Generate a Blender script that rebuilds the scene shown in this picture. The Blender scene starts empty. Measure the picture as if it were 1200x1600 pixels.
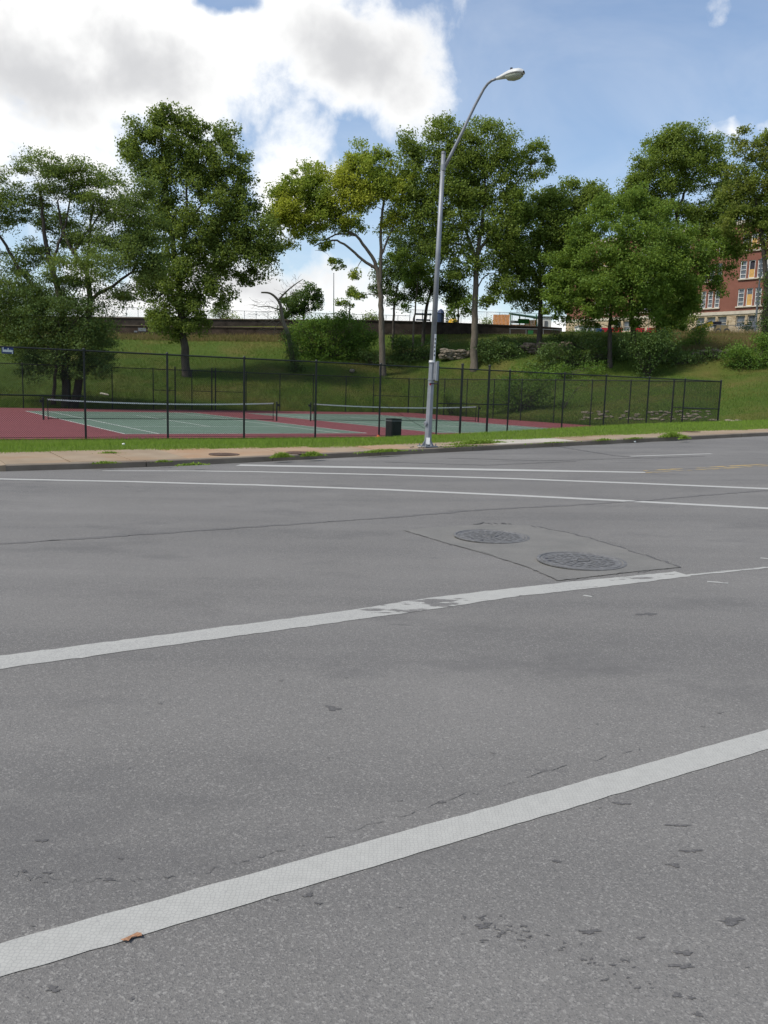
import bpy, bmesh, math, random
import numpy as np
from mathutils import Vector, Matrix, noise as mnoise

random.seed(7); RNG = np.random.default_rng(7)
scene = bpy.context.scene
COL = scene.collection

# ------------------------------------------------------------------ camera
FPX, PITCH, ROLL, CAMZ = 1274.2, .1489, .0296, 1.55          # solved from court lines, net and fence posts (1200x1600 px)
cF = np.array([0, math.cos(PITCH), -math.sin(PITCH)])
_r0 = np.array([1., 0, 0]); _u0 = np.array([0, math.sin(PITCH), math.cos(PITCH)])
cR = math.cos(ROLL)*_r0 + math.sin(ROLL)*_u0
cU = -math.sin(ROLL)*_r0 + math.cos(ROLL)*_u0
CAM = np.array([0, 0, CAMZ])
cam_d = bpy.data.cameras.new('camera'); cam = bpy.data.objects.new('camera', cam_d); COL.objects.link(cam)
cam.matrix_world = Matrix(((cR[0], cU[0], -cF[0], 0), (cR[1], cU[1], -cF[1], 0), (cR[2], cU[2], -cF[2], CAMZ), (0, 0, 0, 1)))
cam_d.sensor_fit = 'VERTICAL'; cam_d.sensor_height = 24; cam_d.lens = FPX/1600*24
cam_d.clip_start = .05; cam_d.clip_end = 5000
scene.camera = cam
def ray(x, y): return cF + (x-600)/FPX*cR + (800-y)/FPX*cU
def px(x, y, Y):
    "photo pixel -> world point on the vertical plane at forward distance Y"
    d = ray(x, y); return CAM + d*(Y/d[1])

# ------------------------------------------------------------------ light and sky
SUN_EL, SUN_AZ = 55., -118.           # azimuth from +Y (view direction), negative = to the left
world = bpy.data.worlds.new('World'); scene.world = world; world.use_nodes = True
def build_world():
    nt = world.node_tree; nt.nodes.clear(); N = nt.nodes.new; L = nt.links.new
    out = N('ShaderNodeOutputWorld')
    sky = N('ShaderNodeTexSky'); sky.sky_type = 'NISHITA'; sky.sun_disc = False
    sky.sun_elevation = math.radians(SUN_EL); sky.sun_rotation = math.radians(SUN_AZ)
    sky.air_density = 1.0; sky.dust_density = 1.2; sky.ozone_density = 1.0
    b1 = N('ShaderNodeBackground'); b1.inputs['Strength'].default_value = .15
    hue = N('ShaderNodeHueSaturation'); hue.inputs['Saturation'].default_value = 1.06
    L(sky.outputs[0], hue.inputs['Color']); L(hue.outputs[0], b1.inputs['Color'])
    tc = N('ShaderNodeTexCoord'); D = tc.outputs['Generated']
    def math_(op, a, b=None, clamp=False):
        m = N('ShaderNodeMath'); m.operation = op; m.use_clamp = clamp
        for i, v in enumerate((a, b)):
            if v is None: continue
            if isinstance(v, (int, float)): m.inputs[i].default_value = v
            else: L(v, m.inputs[i])
        return m.outputs[0]
    sep = N('ShaderNodeSeparateXYZ'); L(D, sep.inputs[0])
    den = math_('ADD', math_('MAXIMUM', sep.outputs[2], 0.0), .22)
    cmb = N('ShaderNodeCombineXYZ')
    L(math_('DIVIDE', sep.outputs[0], den), cmb.inputs[0]); L(math_('DIVIDE', sep.outputs[1], den), cmb.inputs[1])
    P = cmb.outputs[0]
    def noise(vec, sc, det, rough, off=(0, 0, 0), dist=0):
        mp = N('ShaderNodeMapping'); mp.inputs['Location'].default_value = off; L(vec, mp.inputs[0])
        n = N('ShaderNodeTexNoise'); n.inputs['Scale'].default_value = sc; n.inputs['Detail'].default_value = det
        n.inputs['Roughness'].default_value = rough; n.inputs['Distortion'].default_value = dist; L(mp.outputs[0], n.inputs['Vector'])
        return n.outputs[0]
    # cloud banks: soft ellipsoids of directions, warped and broken up with fractal noise
    wn = N('ShaderNodeTexNoise'); wn.inputs['Scale'].default_value = 4.5; wn.inputs['Detail'].default_value = 5; wn.inputs['Roughness'].default_value = .55; L(D, wn.inputs['Vector'])
    w1 = N('ShaderNodeVectorMath'); w1.operation = 'SUBTRACT'; L(wn.outputs['Color'], w1.inputs[0]); w1.inputs[1].default_value = (.5, .5, .5)
    w2 = N('ShaderNodeVectorMath'); w2.operation = 'SCALE'; L(w1.outputs[0], w2.inputs[0]); w2.inputs['Scale'].default_value = .20
    w3 = N('ShaderNodeVectorMath'); w3.operation = 'ADD'; L(D, w3.inputs[0]); L(w2.outputs[0], w3.inputs[1]); DW = w3.outputs[0]
    def blob(cx, cy, rx, ry, w):
        d = ray(cx, cy); d = d/np.linalg.norm(d)
        s = N('ShaderNodeVectorMath'); s.operation = 'SUBTRACT'; L(DW, s.inputs[0]); s.inputs[1].default_value = d
        q = N('ShaderNodeVectorMath'); q.operation = 'MULTIPLY'; L(s.outputs[0], q.inputs[0])
        sx, sy = FPX/rx, FPX/ry; q.inputs[1].default_value = (sx, (sx+sy)/2, sy)
        l = N('ShaderNodeVectorMath'); l.operation = 'LENGTH'; L(q.outputs[0], l.inputs[0])
        g = math_('SUBTRACT', 1.0, l.outputs['Value'])
        return math_('MULTIPLY', math_('MAXIMUM', g, -1.0), w)
    banks = [(130, 25, 500, 175, 1.0), (560, 95, 160, 112, 1.0), (-300, 80, 500, 260, 1.0), (465, 300, 85, 105, .68), (20, 250, 120, 36, .5),
             (330, 455, 560, 55, .65), (820, 508, 460, 42, .8), (1150, 205, 70, 22, .7), (1060, 12, 42, 18, .3)]
    acc = None
    for b in banks:
        v = blob(*b); acc = v if acc is None else math_('MAXIMUM', acc, v)
    n1 = noise(P, 1.1, 6, .55, (5.2, 8.7, 0), .2)
    n2 = noise(D, 14.0, 8, .62, (1, 2, 3), .2)
    far = math_('MULTIPLY', math_('SUBTRACT', n1, .66), 2.2)       # free cumulus elsewhere in the sky
    m = math_('MAXIMUM', acc, far)
    m = math_('ADD', m, math_('MULTIPLY', math_('SUBTRACT', n2, .5), 1.05))
    m = math_('SUBTRACT', m, math_('MAXIMUM', blob(338, 0, 60, 40, .9), 0.0))      # blue gap
    ss = N('ShaderNodeMapRange'); ss.interpolation_type = 'SMOOTHSTEP'; L(m, ss.inputs[0])
    ss.inputs[1].default_value = -.10; ss.inputs[2].default_value = .42
    mask = ss.outputs[0]
    wisp = noise(P, 2.2, 5, .6, (7, 3, 0), .6)
    wm = N('ShaderNodeMapRange'); L(wisp, wm.inputs[0]); wm.inputs[1].default_value = .30; wm.inputs[2].default_value = .85
    wm.inputs[3].default_value = .03; wm.inputs[4].default_value = .27
    mask = math_('MAXIMUM', mask, wm.outputs[0], True)
    # grey thick bellies
    gacc = None
    for b in [(120, 110, 300, 50, 1.0), (560, 95, 120, 70, 1.0), (-300, 140, 260, 80, 1.0), (330, 440, 260, 30, .6)]:
        v = blob(*b); gacc = v if gacc is None else math_('MAXIMUM', gacc, v)
    gacc = math_('ADD', gacc, math_('MULTIPLY', math_('SUBTRACT', n2, .5), .9))
    gm = N('ShaderNodeMapRange'); gm.interpolation_type = 'SMOOTHSTEP'; L(gacc, gm.inputs[0]); gm.inputs[1].default_value = -.35; gm.inputs[2].default_value = .75
    ccol = N('ShaderNodeMix'); ccol.data_type = 'RGBA'; L(gm.outputs[0], ccol.inputs['Factor'])
    ccol.inputs['A'].default_value = (1.0, 1.0, .99, 1); ccol.inputs['B'].default_value = (.60, .605, .62, 1)
    b2 = N('ShaderNodeBackground'); b2.inputs['Strength'].default_value = 1.0; L(ccol.outputs['Result'], b2.inputs['Color'])
    mx = N('ShaderNodeMixShader'); L(mask, mx.inputs[0]); L(b1.outputs[0], mx.inputs[1]); L(b2.outputs[0], mx.inputs[2])
    L(mx.outputs[0], out.inputs[0])
build_world()
sd = bpy.data.lights.new('sun', 'SUN'); sd.energy = 3.4; sd.angle = math.radians(9); sd.color = (1, .94, .84)
sun = bpy.data.objects.new('sun', sd); COL.objects.link(sun)
_sv = Vector((math.sin(math.radians(SUN_AZ))*math.cos(math.radians(SUN_EL)), math.cos(math.radians(SUN_AZ))*math.cos(math.radians(SUN_EL)), math.sin(math.radians(SUN_EL))))
sun.rotation_euler = _sv.to_track_quat('Z', 'Y').to_euler(); sun.location = (0, 0, 60)
vs = scene.view_settings; vs.view_transform = 'Standard'; vs.look = 'None'; vs.exposure = .2; vs.gamma = 1; vs.use_curve_mapping = False
scene.cycles.max_bounces = 6; scene.cycles.transparent_max_bounces = 8

# ------------------------------------------------------------------ frames of reference and terrain
TH = .5639                                        # street / court direction, from the fit
EU = np.array([math.cos(TH), math.sin(TH)]); EN = np.array([-math.sin(TH), math.cos(TH)])
def uv2xy(u, v): u = np.asarray(u, float); v = np.asarray(v, float); return u*EU[0]+v*EN[0], u*EU[1]+v*EN[1]
def xy2uv(x, y): return x*EU[0]+y*EU[1], x*EN[0]+y*EN[1]
KERB_V, FENCE_V, FAR_V, CORNER_U, COURT_Z = 17.15, 29.67, 61.6, 41.21, -.45
UC, VC = 13.833, 44.068                          # centre of the first court
def sst(a, b, x): t = np.clip((np.asarray(x, float)-a)/(b-a), 0, 1); return t*t*(3-2*t)
def grade(u): u = np.clip(np.asarray(u, float), -50, 60); return .026*np.log1p(np.exp(np.clip((u-5)*1.2, -40, 80)))/1.2
def z_road(u, v): return -.013*np.clip(v, -30, KERB_V) + grade(u)
def walk_back(u): return 19.5 - 1.2*sst(4.5, 11.5, u)
def z_walk(u, v): return z_road(u, KERB_V) + .125*sst(.9, 2.2, u) + .012*(np.asarray(v, float)-KERB_V)
def fnoise(x, y, s): return np.array([mnoise.noise(Vector((a*s, b*s, .37))) for a, b in zip(np.ravel(x), np.ravel(y))]).reshape(np.shape(x))
def z_verge(u, v):
    u = np.asarray(u, float); v = np.asarray(v, float); b = walk_back(u); za = z_walk(u, b)-.015
    t = np.clip((v-b)/(28.9-b), 0, 1)
    end = COURT_Z-.02 + .05*np.clip(u-CORNER_U, 0, 40)
    bump = (.20*sst(12, 26, u)+.05)*np.exp(-((v-b-2.6)/2.0)**2)*sst(0, .8, v-b)
    return za + (end-za)*sst(0, 1, t) + bump
def hill_base(s):
    "forward distance where the hillside starts, for view column s = x/y"
    s = np.asarray(s, float)
    yfar = (FAR_V+.5)/(s*EN[0]+EN[1]); yside = (CORNER_U+.5)/np.maximum(s*EU[0]+EU[1], 1e-3); ynear = 29.4/np.maximum(s*EN[0]+EN[1], .15)
    y = np.minimum(yfar, np.where(s > -.3, yside, 1e9)); y = np.maximum(y, ynear); return y
WALL_Y = 98.
def z_foot(s): return np.interp(s, [-.8, -.236, .11, .3, .45, .8], [6.2, 7.24, 8.4, 8.75, 8.95, 9.1])
def z_top(s): return np.interp(s, [-.8, -.236, -.08, .11, .22, .45, .8], [8.3, 9.1, 9.4, 9.5, 9.2, 9.15, 9.3])
def z_hill(x, y):
    x = np.asarray(x, float); y = np.asarray(y, float); s = x/y; d0 = hill_base(s); t = (y-d0)/(WALL_Y-d0)
    u, v = xy2uv(x, y); z0 = COURT_Z-.03 + .05*np.clip(u-CORNER_U, 0, 40)*sst(.40, .46, s)
    tc = np.clip(t, 0, 1)
    pl = .12*tc + .88*tc**1.35
    pr = np.interp(tc, [0, .12, .3, .52, .60, .64, .72, .8, .84, 1], [0, .03, .16, .36, .46, .60, .70, .80, .9, 1])
    w = sst(.02, .14, s); P = pl*(1-w)+pr*w
    z = z0 + (z_foot(s)-z0)*P
    zt = z_top(s)
    wall = (s < .205)
    ztop = np.where(wall, np.where(y > np.where(s < -.079, WALL_Y+2.6, WALL_Y+.15), zt, z_foot(s)+np.where((s < -.079) & (y > WALL_Y+.15), 1.0, 0)), z_foot(s)+(zt-z_foot(s))*sst(WALL_Y-4, WALL_Y+6, y))
    return np.where(t >= 1, ztop, np.where(wall, z, np.maximum(z, np.where(y > WALL_Y-4, ztop, -9))))
def hit(x, y, fn, near=4., far=140.):
    d = ray(x, y); Y = np.arange(near, far, .1); P = CAM + d[None]*(Y/d[1])[:, None]
    g = fn(P[:, 0], P[:, 1]); k = np.argmax(P[:, 2] <= g)
    if not (P[:, 2] <= g).any(): k = len(Y)-1
    return P[k]
def hit_uv(x, y, zfn):
    d = ray(x, y); H = CAMZ
    for _ in range(40):
        k = H/-d[2]; X = d[0]*k; Y = d[1]*k; u, v = xy2uv(X, Y); H = CAMZ-float(zfn(u, v))
    return u, v
def hit_hill(x, y):
    d = ray(x, y); s = d[0]/d[1]; return hit(x, y, lambda X, Y: z_hill(X, Y), float(hill_base(s)), 140)

# ------------------------------------------------------------------ object helpers
def tag(o, label, cat, group=None):
    o['label'] = label; o['category'] = cat
    if group: o['group'] = group
    return o
def kind(o, k): o['kind'] = k; return o
def empty(name, loc, label=None, cat=None, group=None):
    o = bpy.data.objects.new(name, None); o.empty_display_size = .3; COL.objects.link(o); o.location = [float(c) for c in loc]
    if label: tag(o, label, cat, group)
    return o
def loc_of(o):
    l = np.array(o.location)
    while o.parent: o = o.parent; l = l + np.array(o.location)
    return l
class MB:
    def __init__(s): s.v = []; s.f = []
    def add(s, vs, fs):
        b = len(s.v); s.v += [tuple(map(float, p)) for p in vs]; s.f += [tuple(b+i for i in f) for f in fs]; return s
    def box(s, c, size, ax=None):
        "ax: 3 row vectors (local axes)"
        A = np.eye(3) if ax is None else np.array(ax, float); c = np.array(c, float); h = np.array(size)/2
        vs = [c + A.T@(h*np.array(q)) for q in ((-1,-1,-1),(1,-1,-1),(1,1,-1),(-1,1,-1),(-1,-1,1),(1,-1,1),(1,1,1),(-1,1,1))]
        return s.add(vs, [(0,3,2,1),(4,5,6,7),(0,1,5,4),(1,2,6,5),(2,3,7,6),(3,0,4,7)])
    def tube(s, pts, rad, n=6, cap=True):
        pts = np.array(pts, float); m = len(pts); rad = np.broadcast_to(np.array(rad, float), (m,))
        T = np.gradient(pts, axis=0); T /= np.linalg.norm(T, axis=1)[:, None]+1e-12
        ref = np.array([0, 0, 1.]) if abs(T[0][2]) < .9 else np.array([1., 0, 0])
        a = np.cross(T[0], ref); a /= np.linalg.norm(a); vs = []
        for i in range(m):
            a = a - T[i]*(a@T[i]); a /= np.linalg.norm(a)+1e-12; b = np.cross(T[i], a)
            for k in range(n):
                an = 2*math.pi*k/n; vs.append(pts[i]+rad[i]*(math.cos(an)*a+math.sin(an)*b))
        fs = [(i*n+k, i*n+(k+1) % n, (i+1)*n+(k+1) % n, (i+1)*n+k) for i in range(m-1) for k in range(n)]
        if cap: fs += [tuple(reversed(range(n))), tuple(range((m-1)*n, m*n))]
        return s.add(vs, fs)
    def lathe(s, c, prof, n=24):
        c = np.array(c, float); vs = [c+np.array([r*math.cos(2*math.pi*k/n), r*math.sin(2*math.pi*k/n), z]) for r, z in prof for k in range(n)]
        fs = [(i*n+k, i*n+(k+1) % n, (i+1)*n+(k+1) % n, (i+1)*n+k) for i in range(len(prof)-1) for k in range(n)]
        return s.add(vs, fs + [tuple(range((len(prof)-1)*n, len(prof)*n))])
    def build(s, name, mat, parent=None, origin=None, smooth=False):
        me = bpy.data.meshes.new(name); o = bpy.data.objects.new(name, me); COL.objects.link(o)
        if parent is not None: base = loc_of(parent); o.parent = parent
        else: base = np.array(origin if origin is not None else (0, 0, 0), float); o.location = [float(c) for c in base]
        V = np.array(s.v)-base; me.from_pydata(V.tolist(), [], s.f); me.materials.append(mat)
        if smooth: me.polygons.foreach_set('use_smooth', [True]*len(me.polygons))
        me.update(); return o
def big_mesh(name, V, F, mat, parent=None, origin=None, tint=None, smooth=False):
    "V (n,3), F (m,k) arrays"
    me = bpy.data.meshes.new(name); o = bpy.data.objects.new(name, me); COL.objects.link(o)
    if parent is not None: base = loc_of(parent); o.parent = parent
    else: base = np.array(origin if origin is not None else (0, 0, 0), float); o.location = [float(c) for c in base]
    V = (np.asarray(V)-base).astype(np.float32); F = np.asarray(F, np.int32); k = F.shape[1]
    me.vertices.add(len(V)); me.vertices.foreach_set('co', V.ravel())
    me.loops.add(F.size); me.loops.foreach_set('vertex_index', F.ravel())
    me.polygons.add(len(F)); me.polygons.foreach_set('loop_start', np.arange(0, F.size, k, dtype=np.int32))
    me.polygons.foreach_set('loop_total', np.full(len(F), k, np.int32))
    if smooth: me.polygons.foreach_set('use_smooth', np.ones(len(F), bool))
    if tint is not None:
        a = me.attributes.new('tint', 'FLOAT', 'FACE'); a.data.foreach_set('value', np.asarray(tint, np.float32))
    me.materials.append(mat); me.update(calc_edges=True); return o
def grid_faces(nr, nc):
    i, j = np.meshgrid(np.arange(nr-1), np.arange(nc-1), indexing='ij'); a = (i*nc+j).ravel()
    return np.stack([a, a+1, a+nc+1, a+nc], 1)

# ------------------------------------------------------------------ materials
class NT:
    def __init__(s, name, rough=.8, spec=.25):
        s.m = bpy.data.materials.new(name); s.m.use_nodes = True; s.t = s.m.node_tree
        s.b = s.t.nodes['Principled BSDF']; s.b.inputs['Roughness'].default_value = rough; s.b.inputs['Specular IOR Level'].default_value = spec
        s.out = s.t.nodes['Material Output']; s.pos = None
    def n(s, t): return s.t.nodes.new(t)
    def l(s, a, b): s.t.links.new(a, b)
    def P(s):
        if s.pos is None: g = s.n('ShaderNodeNewGeometry'); s.pos = g.outputs['Position']
        return s.pos
    def mapped(s, scale=(1, 1, 1), rotz=0, off=(0, 0, 0)):
        m = s.n('ShaderNodeMapping'); m.inputs['Scale'].default_value = scale; m.inputs['Rotation'].default_value = (0, 0, rotz); m.inputs['Location'].default_value = off
        s.l(s.P(), m.inputs[0]); return m.outputs[0]
    def noise(s, scale, det=3, rough=.55, vec=None, dist=0, off=None):
        k = s.n('ShaderNodeTexNoise'); k.inputs['Scale'].default_value = scale; k.inputs['Detail'].default_value = det
        k.inputs['Roughness'].default_value = rough; k.inputs['Distortion'].default_value = dist
        s.l(vec if vec is not None else (s.mapped(off=off) if off else s.P()), k.inputs['Vector']); return k.outputs[0]
    def vor(s, scale, feat='F1', vec=None, out='Distance', rand=1):
        k = s.n('ShaderNodeTexVoronoi'); k.feature = feat; k.inputs['Scale'].default_value = scale; k.inputs['Randomness'].default_value = rand
        s.l(vec if vec is not None else s.P(), k.inputs['Vector']); return k.outputs[out]
    def rng(s, v, a, b, c=0, d=1, smooth=False):
        k = s.n('ShaderNodeMapRange'); s.l(v, k.inputs[0])
        if smooth: k.interpolation_type = 'SMOOTHSTEP'
        for i, q in enumerate((a, b, c, d)): k.inputs[i+1].default_value = q
        return k.outputs[0]
    def val(s, x, sock):
        if isinstance(x, (int, float)): sock.default_value = x
        elif isinstance(x, tuple): sock.default_value = (*x, 1) if len(x) == 3 else x
        else: s.l(x, sock)
    def mix(s, f, a, b, mode='MIX'):
        k = s.n('ShaderNodeMix'); k.data_type = 'RGBA'; k.blend_type = mode
        s.val(f, k.inputs['Factor']); s.val(a, k.inputs['A']); s.val(b, k.inputs['B']); return k.outputs['Result']
    def math(s, op, a, b=0., clamp=False):
        k = s.n('ShaderNodeMath'); k.operation = op; k.use_clamp = clamp; s.val(a, k.inputs[0]); s.val(b, k.inputs[1]); return k.outputs[0]
    def bump(s, h, strength=.3, dist=.01):
        k = s.n('ShaderNodeBump'); k.inputs['Strength'].default_value = strength; k.inputs['Distance'].default_value = dist
        s.l(h, k.inputs['Height']); s.l(k.outputs[0], s.b.inputs['Normal']); return k.outputs[0]
    def attr(s, name):
        k = s.n('ShaderNodeAttribute'); k.attribute_name = name; return k.outputs['Fac']
    def color(s, c): s.val(c, s.b.inputs['Base Color']); return s
def simple(name, c, rough=.7, var=.18, scale=6., spec=.25, bump=0, metal=0):
    q = NT(name, rough, spec); n = q.noise(scale, 4)
    d = tuple(x*(1-var) for x in c); e = tuple(min(1, x*(1+var)) for x in c)
    q.color(q.mix(q.rng(n, .3, .7), d, e)); q.b.inputs['Metallic'].default_value = metal
    if bump: q.bump(n, bump, .02)
    return q.m
def asphalt_color(q):
    base = q.mix(q.rng(q.noise(.35, 4), .3, .7), (.134, .130, .123), (.176, .171, .162))
    streak = q.noise(1.0, 4, .6, q.mapped((.12, 1.1, 1), -TH))                 # traffic-worn lanes along the street
    base = q.mix(q.rng(streak, .40, .66, 0, .55), base, (.108, .106, .103))
    v = q.vor(210, out='Color'); sep = q.n('ShaderNodeSeparateColor'); q.l(v, sep.inputs[0])
    base = q.mix(q.rng(sep.outputs[0], .70, 1, 0, .42), base, (.33, .32, .30))            # pale aggregate
    base = q.mix(q.rng(sep.outputs[1], .66, 1, 0, .5), base, (.062, .062, .065))           # pits
    v2 = q.vor(125, out='Color'); s2 = q.n('ShaderNodeSeparateColor'); q.l(v2, s2.inputs[0])
    base = q.mix(q.rng(s2.outputs[0], .94, .96, 0, .26), base, (.38, .37, .345))              # larger white stones
    sp = q.noise(3.4, 3, .6, q.mapped((.55, 1.5, 1), -TH-.55, (3, 1, 0)))
    base = q.mix(q.rng(sp, .70, .78, 0, .45), base, (.048, .048, .052))                   # tar spots
    sp2 = q.noise(.8, 5, .7, q.mapped((.7, 1.2, 1), -TH, (8, 5, 0)))
    base = q.mix(q.rng(sp2, .54, .70, 0, .45), base, (.085, .084, .084))                     # oil haze
    return base, sep
def m_asphalt():
    q = NT('asphalt', .88, .2); c, sep = asphalt_color(q); q.color(c)
    q.bump(q.math('ADD', sep.outputs[0], q.vor(210)), .45, .003); return q.m
def m_paint(name, col=(.37, .37, .345), wear=.30, cells=True):
    q = NT(name, .75, .2); a, _ = asphalt_color(q)
    n = q.noise(26, 4, .6); c = q.mix(q.rng(n, .3, .7), tuple(x*.88 for x in col), col)
    if cells:
        e = q.vor(70, 'DISTANCE_TO_EDGE', rand=.55); c = q.mix(q.rng(e, 0, .13, .55, 0), c, (.2, .2, .2))
    w = q.math('ADD', q.noise(5.5, 6, .62, q.mapped((.6, 1.6, 1), -TH)), q.attr('wear'))
    q.color(q.mix(q.rng(w, 1.0-wear, 1.04-wear), c, a)); return q.m
M = {}
M['asphalt'] = m_asphalt()
M['paint'] = m_paint('white_road_paint'); M['paint_far'] = m_paint('white_road_paint_far', (.38, .38, .36), .30, False)
M['paint_yellow'] = m_paint('yellow_road_paint', (.42, .30, .10), .42, False)
def m_patch():
    q = NT('patch_concrete', .85, .2); n = q.noise(2.2, 5, .6)
    c = q.mix(q.rng(n, .3, .7), (.128, .126, .118), (.165, .16, .148)); s = q.vor(220, out='Color'); sp = q.n('ShaderNodeSeparateColor'); q.l(s, sp.inputs[0])
    c = q.mix(q.rng(sp.outputs[0], .7, 1, 0, .3), c, (.3, .3, .29)); q.color(c); q.bump(sp.outputs[1], .2, .002); return q.m
M['patch'] = m_patch()
def m_stain(name, amt):
    q = NT(name, .85, .2); c, _ = asphalt_color(q); q.color(q.mix(amt, c, (.045, .045, .05))); return q.m
M['tar'] = m_stain('tar_stain', .52); M['smudge'] = m_stain('oil_smudge', .30)
def m_concrete(name, a, b, stain):
    q = NT(name, .88, .2); n = q.noise(1.3, 5, .6); c = q.mix(q.rng(n, .32, .68), a, b)
    c = q.mix(q.rng(q.noise(.7, 4, .6, off=(5, 5, 0)), .45, .7, 0, .65), c, stain)
    f = q.noise(55, 3); c = q.mix(q.rng(f, .55, .75, 0, .35), c, (.12, .1, .08)); q.color(c); q.bump(f, .3, .004); return q.m
M['walk'] = m_concrete('sidewalk_concrete', (.235, .18, .122), (.30, .24, .168), (.25, .16, .09))
M['walk_rust'] = m_concrete('sidewalk_concrete_rusty', (.28, .195, .125), (.33, .24, .16), (.30, .165, .08))
M['walk_pale'] = m_concrete('sidewalk_concrete_pale', (.36, .33, .28), (.43, .40, .34), (.35, .31, .25))
M['kerb'] = m_concrete('kerb_concrete', (.17, .14, .11), (.235, .2, .155), (.135, .11, .085))
def m_grass_ground(name, a, b, brown, amt, sc=.25):
    q = NT(name, .95, .1); n = q.noise(3.0, 6, .7); c = q.mix(q.rng(n, .3, .7), a, b)
    p = q.noise(sc, 5, .6, off=(2, 9, 0)); c = q.mix(q.rng(p, .48, .66, 0, amt), c, brown)
    f = q.noise(40, 4, .7); c = q.mix(q.rng(f, .5, .75, 0, .5), c, tuple(x*.45 for x in a)); q.color(c); q.bump(q.math('ADD', f, n), .8, .08); return q.m
M['verge'] = m_grass_ground('verge_soil_grass', (.085, .14, .022), (.128, .19, .034), (.15, .15, .042), .3)
M['hill'] = m_grass_ground('hill_soil_grass', (.046, .082, .014), (.082, .120, .02), (.135, .110, .036), .7, .12)
M['dirt'] = simple('bare_ground', (.2, .17, .12), .95, .3, 2)
LEAF = 1.95
def m_leaf(name, a, b, c2, trans=.46, patch=(.0, .0, .0), pamt=0.):
    g_ = lambda k: tuple(x*LEAF for x in k)
    a, b, c2, patch = g_(a), g_(b), g_(c2), g_(patch)
    q = NT(name, .6, .18); t = q.attr('tint')
    c = q.mix(t, a, b); c = q.mix(q.rng(q.noise(.55, 3, .5), .38, .68, 0, .8), c, c2)
    if pamt: c = q.mix(q.rng(q.noise(.23, 3, .5, off=(4, 1, 7)), .45, .62, 0, pamt), c, patch)
    q.color(c); tr = q.n('ShaderNodeBsdfTranslucent'); q.l(q.mix(.4, c, (.26, .34, .03)), tr.inputs['Color'])
    mx = q.n('ShaderNodeMixShader'); mx.inputs[0].default_value = trans; q.l(q.b.outputs[0], mx.inputs[1]); q.l(tr.outputs[0], mx.inputs[2]); q.l(mx.outputs[0], q.out.inputs[0]); return q.m
M['leaf_locust'] = m_leaf('leaf_locust', (.062, .092, .024), (.100, .138, .034), (.054, .080, .025))
M['leaf_cotton'] = m_leaf('leaf_cottonwood', (.058, .086, .020), (.100, .134, .028), (.078, .102, .022))
M['leaf_yellow'] = m_leaf('leaf_yellowing', (.115, .155, .022), (.185, .215, .030), (.095, .14, .024), .46, (.25, .26, .032), .85)
M['leaf_tall'] = m_leaf('leaf_tall', (.070, .104, .020), (.118, .158, .030), (.096, .124, .024))
M['leaf_maple'] = m_leaf('leaf_maple', (.066, .108, .017), (.112, .164, .027), (.052, .088, .017))
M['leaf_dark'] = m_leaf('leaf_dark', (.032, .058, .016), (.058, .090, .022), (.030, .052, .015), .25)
M['leaf_bush'] = m_leaf('leaf_bush', (.050, .098, .017), (.092, .150, .026), (.042, .082, .016))
M['leaf_lime'] = m_leaf('leaf_lime', (.16, .20, .035), (.24, .26, .05), (.14, .19, .04))
M['leaf_rust'] = m_leaf('leaf_rusting', (.068, .098, .020), (.12, .15, .028), (.11, .115, .028))
M['blade'] = m_leaf('grass_blade', (.072, .118, .016), (.120, .175, .027), (.092, .14, .021), .4)
M['blade_hill'] = m_leaf('hill_grass_blade', (.030, .058, .009), (.060, .090, .014), (.038, .070, .010), .3, (.092, .080, .024), .65)
M['blade_dry'] = m_leaf('dry_grass_blade', (.095, .072, .03), (.14, .105, .048), (.075, .062, .028), .3)
def m_bark(name, a, b):
    q = NT(name, .95, .1); n = q.noise(5, 6, .7, q.mapped((1.6, 1.6, .35))); q.color(q.mix(q.rng(n, .3, .7), a, b)); q.bump(n, .9, .06); return q.m
M['bark'] = m_bark('bark_dark', (.045, .038, .032), (.11, .095, .08)); M['bark_grey'] = m_bark('bark_grey', (.085, .072, .055), (.175, .15, .12))
M['bark_pale'] = m_bark('bark_dead', (.13, .11, .085), (.26, .225, .175))
M['black'] = simple('black_coated_steel', (.012, .014, .014), .5, .3, 5, .4)
M['wire'] = simple('black_vinyl_wire', (.010, .013, .012), .55, .2, 5, .3)
M['galv'] = simple('galvanised_steel', (.215, .23, .25), .5, .16, 3.5, .4, 0, .25)
M['galv_dark'] = simple('dull_steel', (.17, .18, .195), .55, .2, 5, .4, 0, .3)
M['lamp_shell'] = simple('luminaire_shell', (.52, .53, .52), .5, .1, 3, .4)
M['white'] = simple('white_paint', (.74, .74, .72), .6, .1, 4)
M['red'] = simple('red_sticker', (.35, .03, .04), .6)
M['ink'] = simple('dark_print', (.03, .03, .04), .7)
def m_court(name, c):
    q = NT(name, .85, .2); n = q.noise(.5, 5, .6); d = tuple(x*.86 for x in c); cc = q.mix(q.rng(n, .3, .7), d, c)
    cc = q.mix(q.rng(q.noise(1.8, 5, .65, off=(3, 3, 0)), .52, .75, 0, .3), cc, tuple(x*.6 for x in c)); q.color(cc); return q.m
M['court_green'] = m_court('court_green', (.125, .185, .14)); M['court_red'] = m_court('court_red', (.185, .058, .062))
M['court_line'] = simple('court_line_paint', (.62, .63, .60), .8)
M['net'] = simple('net_cord', (.012, .014, .014), .8)
M['band'] = simple('net_band', (.62, .61, .58), .8, .12, 9)
M['orange'] = simple('orange_plastic', (.55, .12, .05), .6)
M['iron'] = simple('cast_iron', (.118, .117, .115), .6, .3, 18, .4, .2)
M['iron_rust'] = simple('rusty_iron', (.12, .08, .06), .8, .4, 14)
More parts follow.
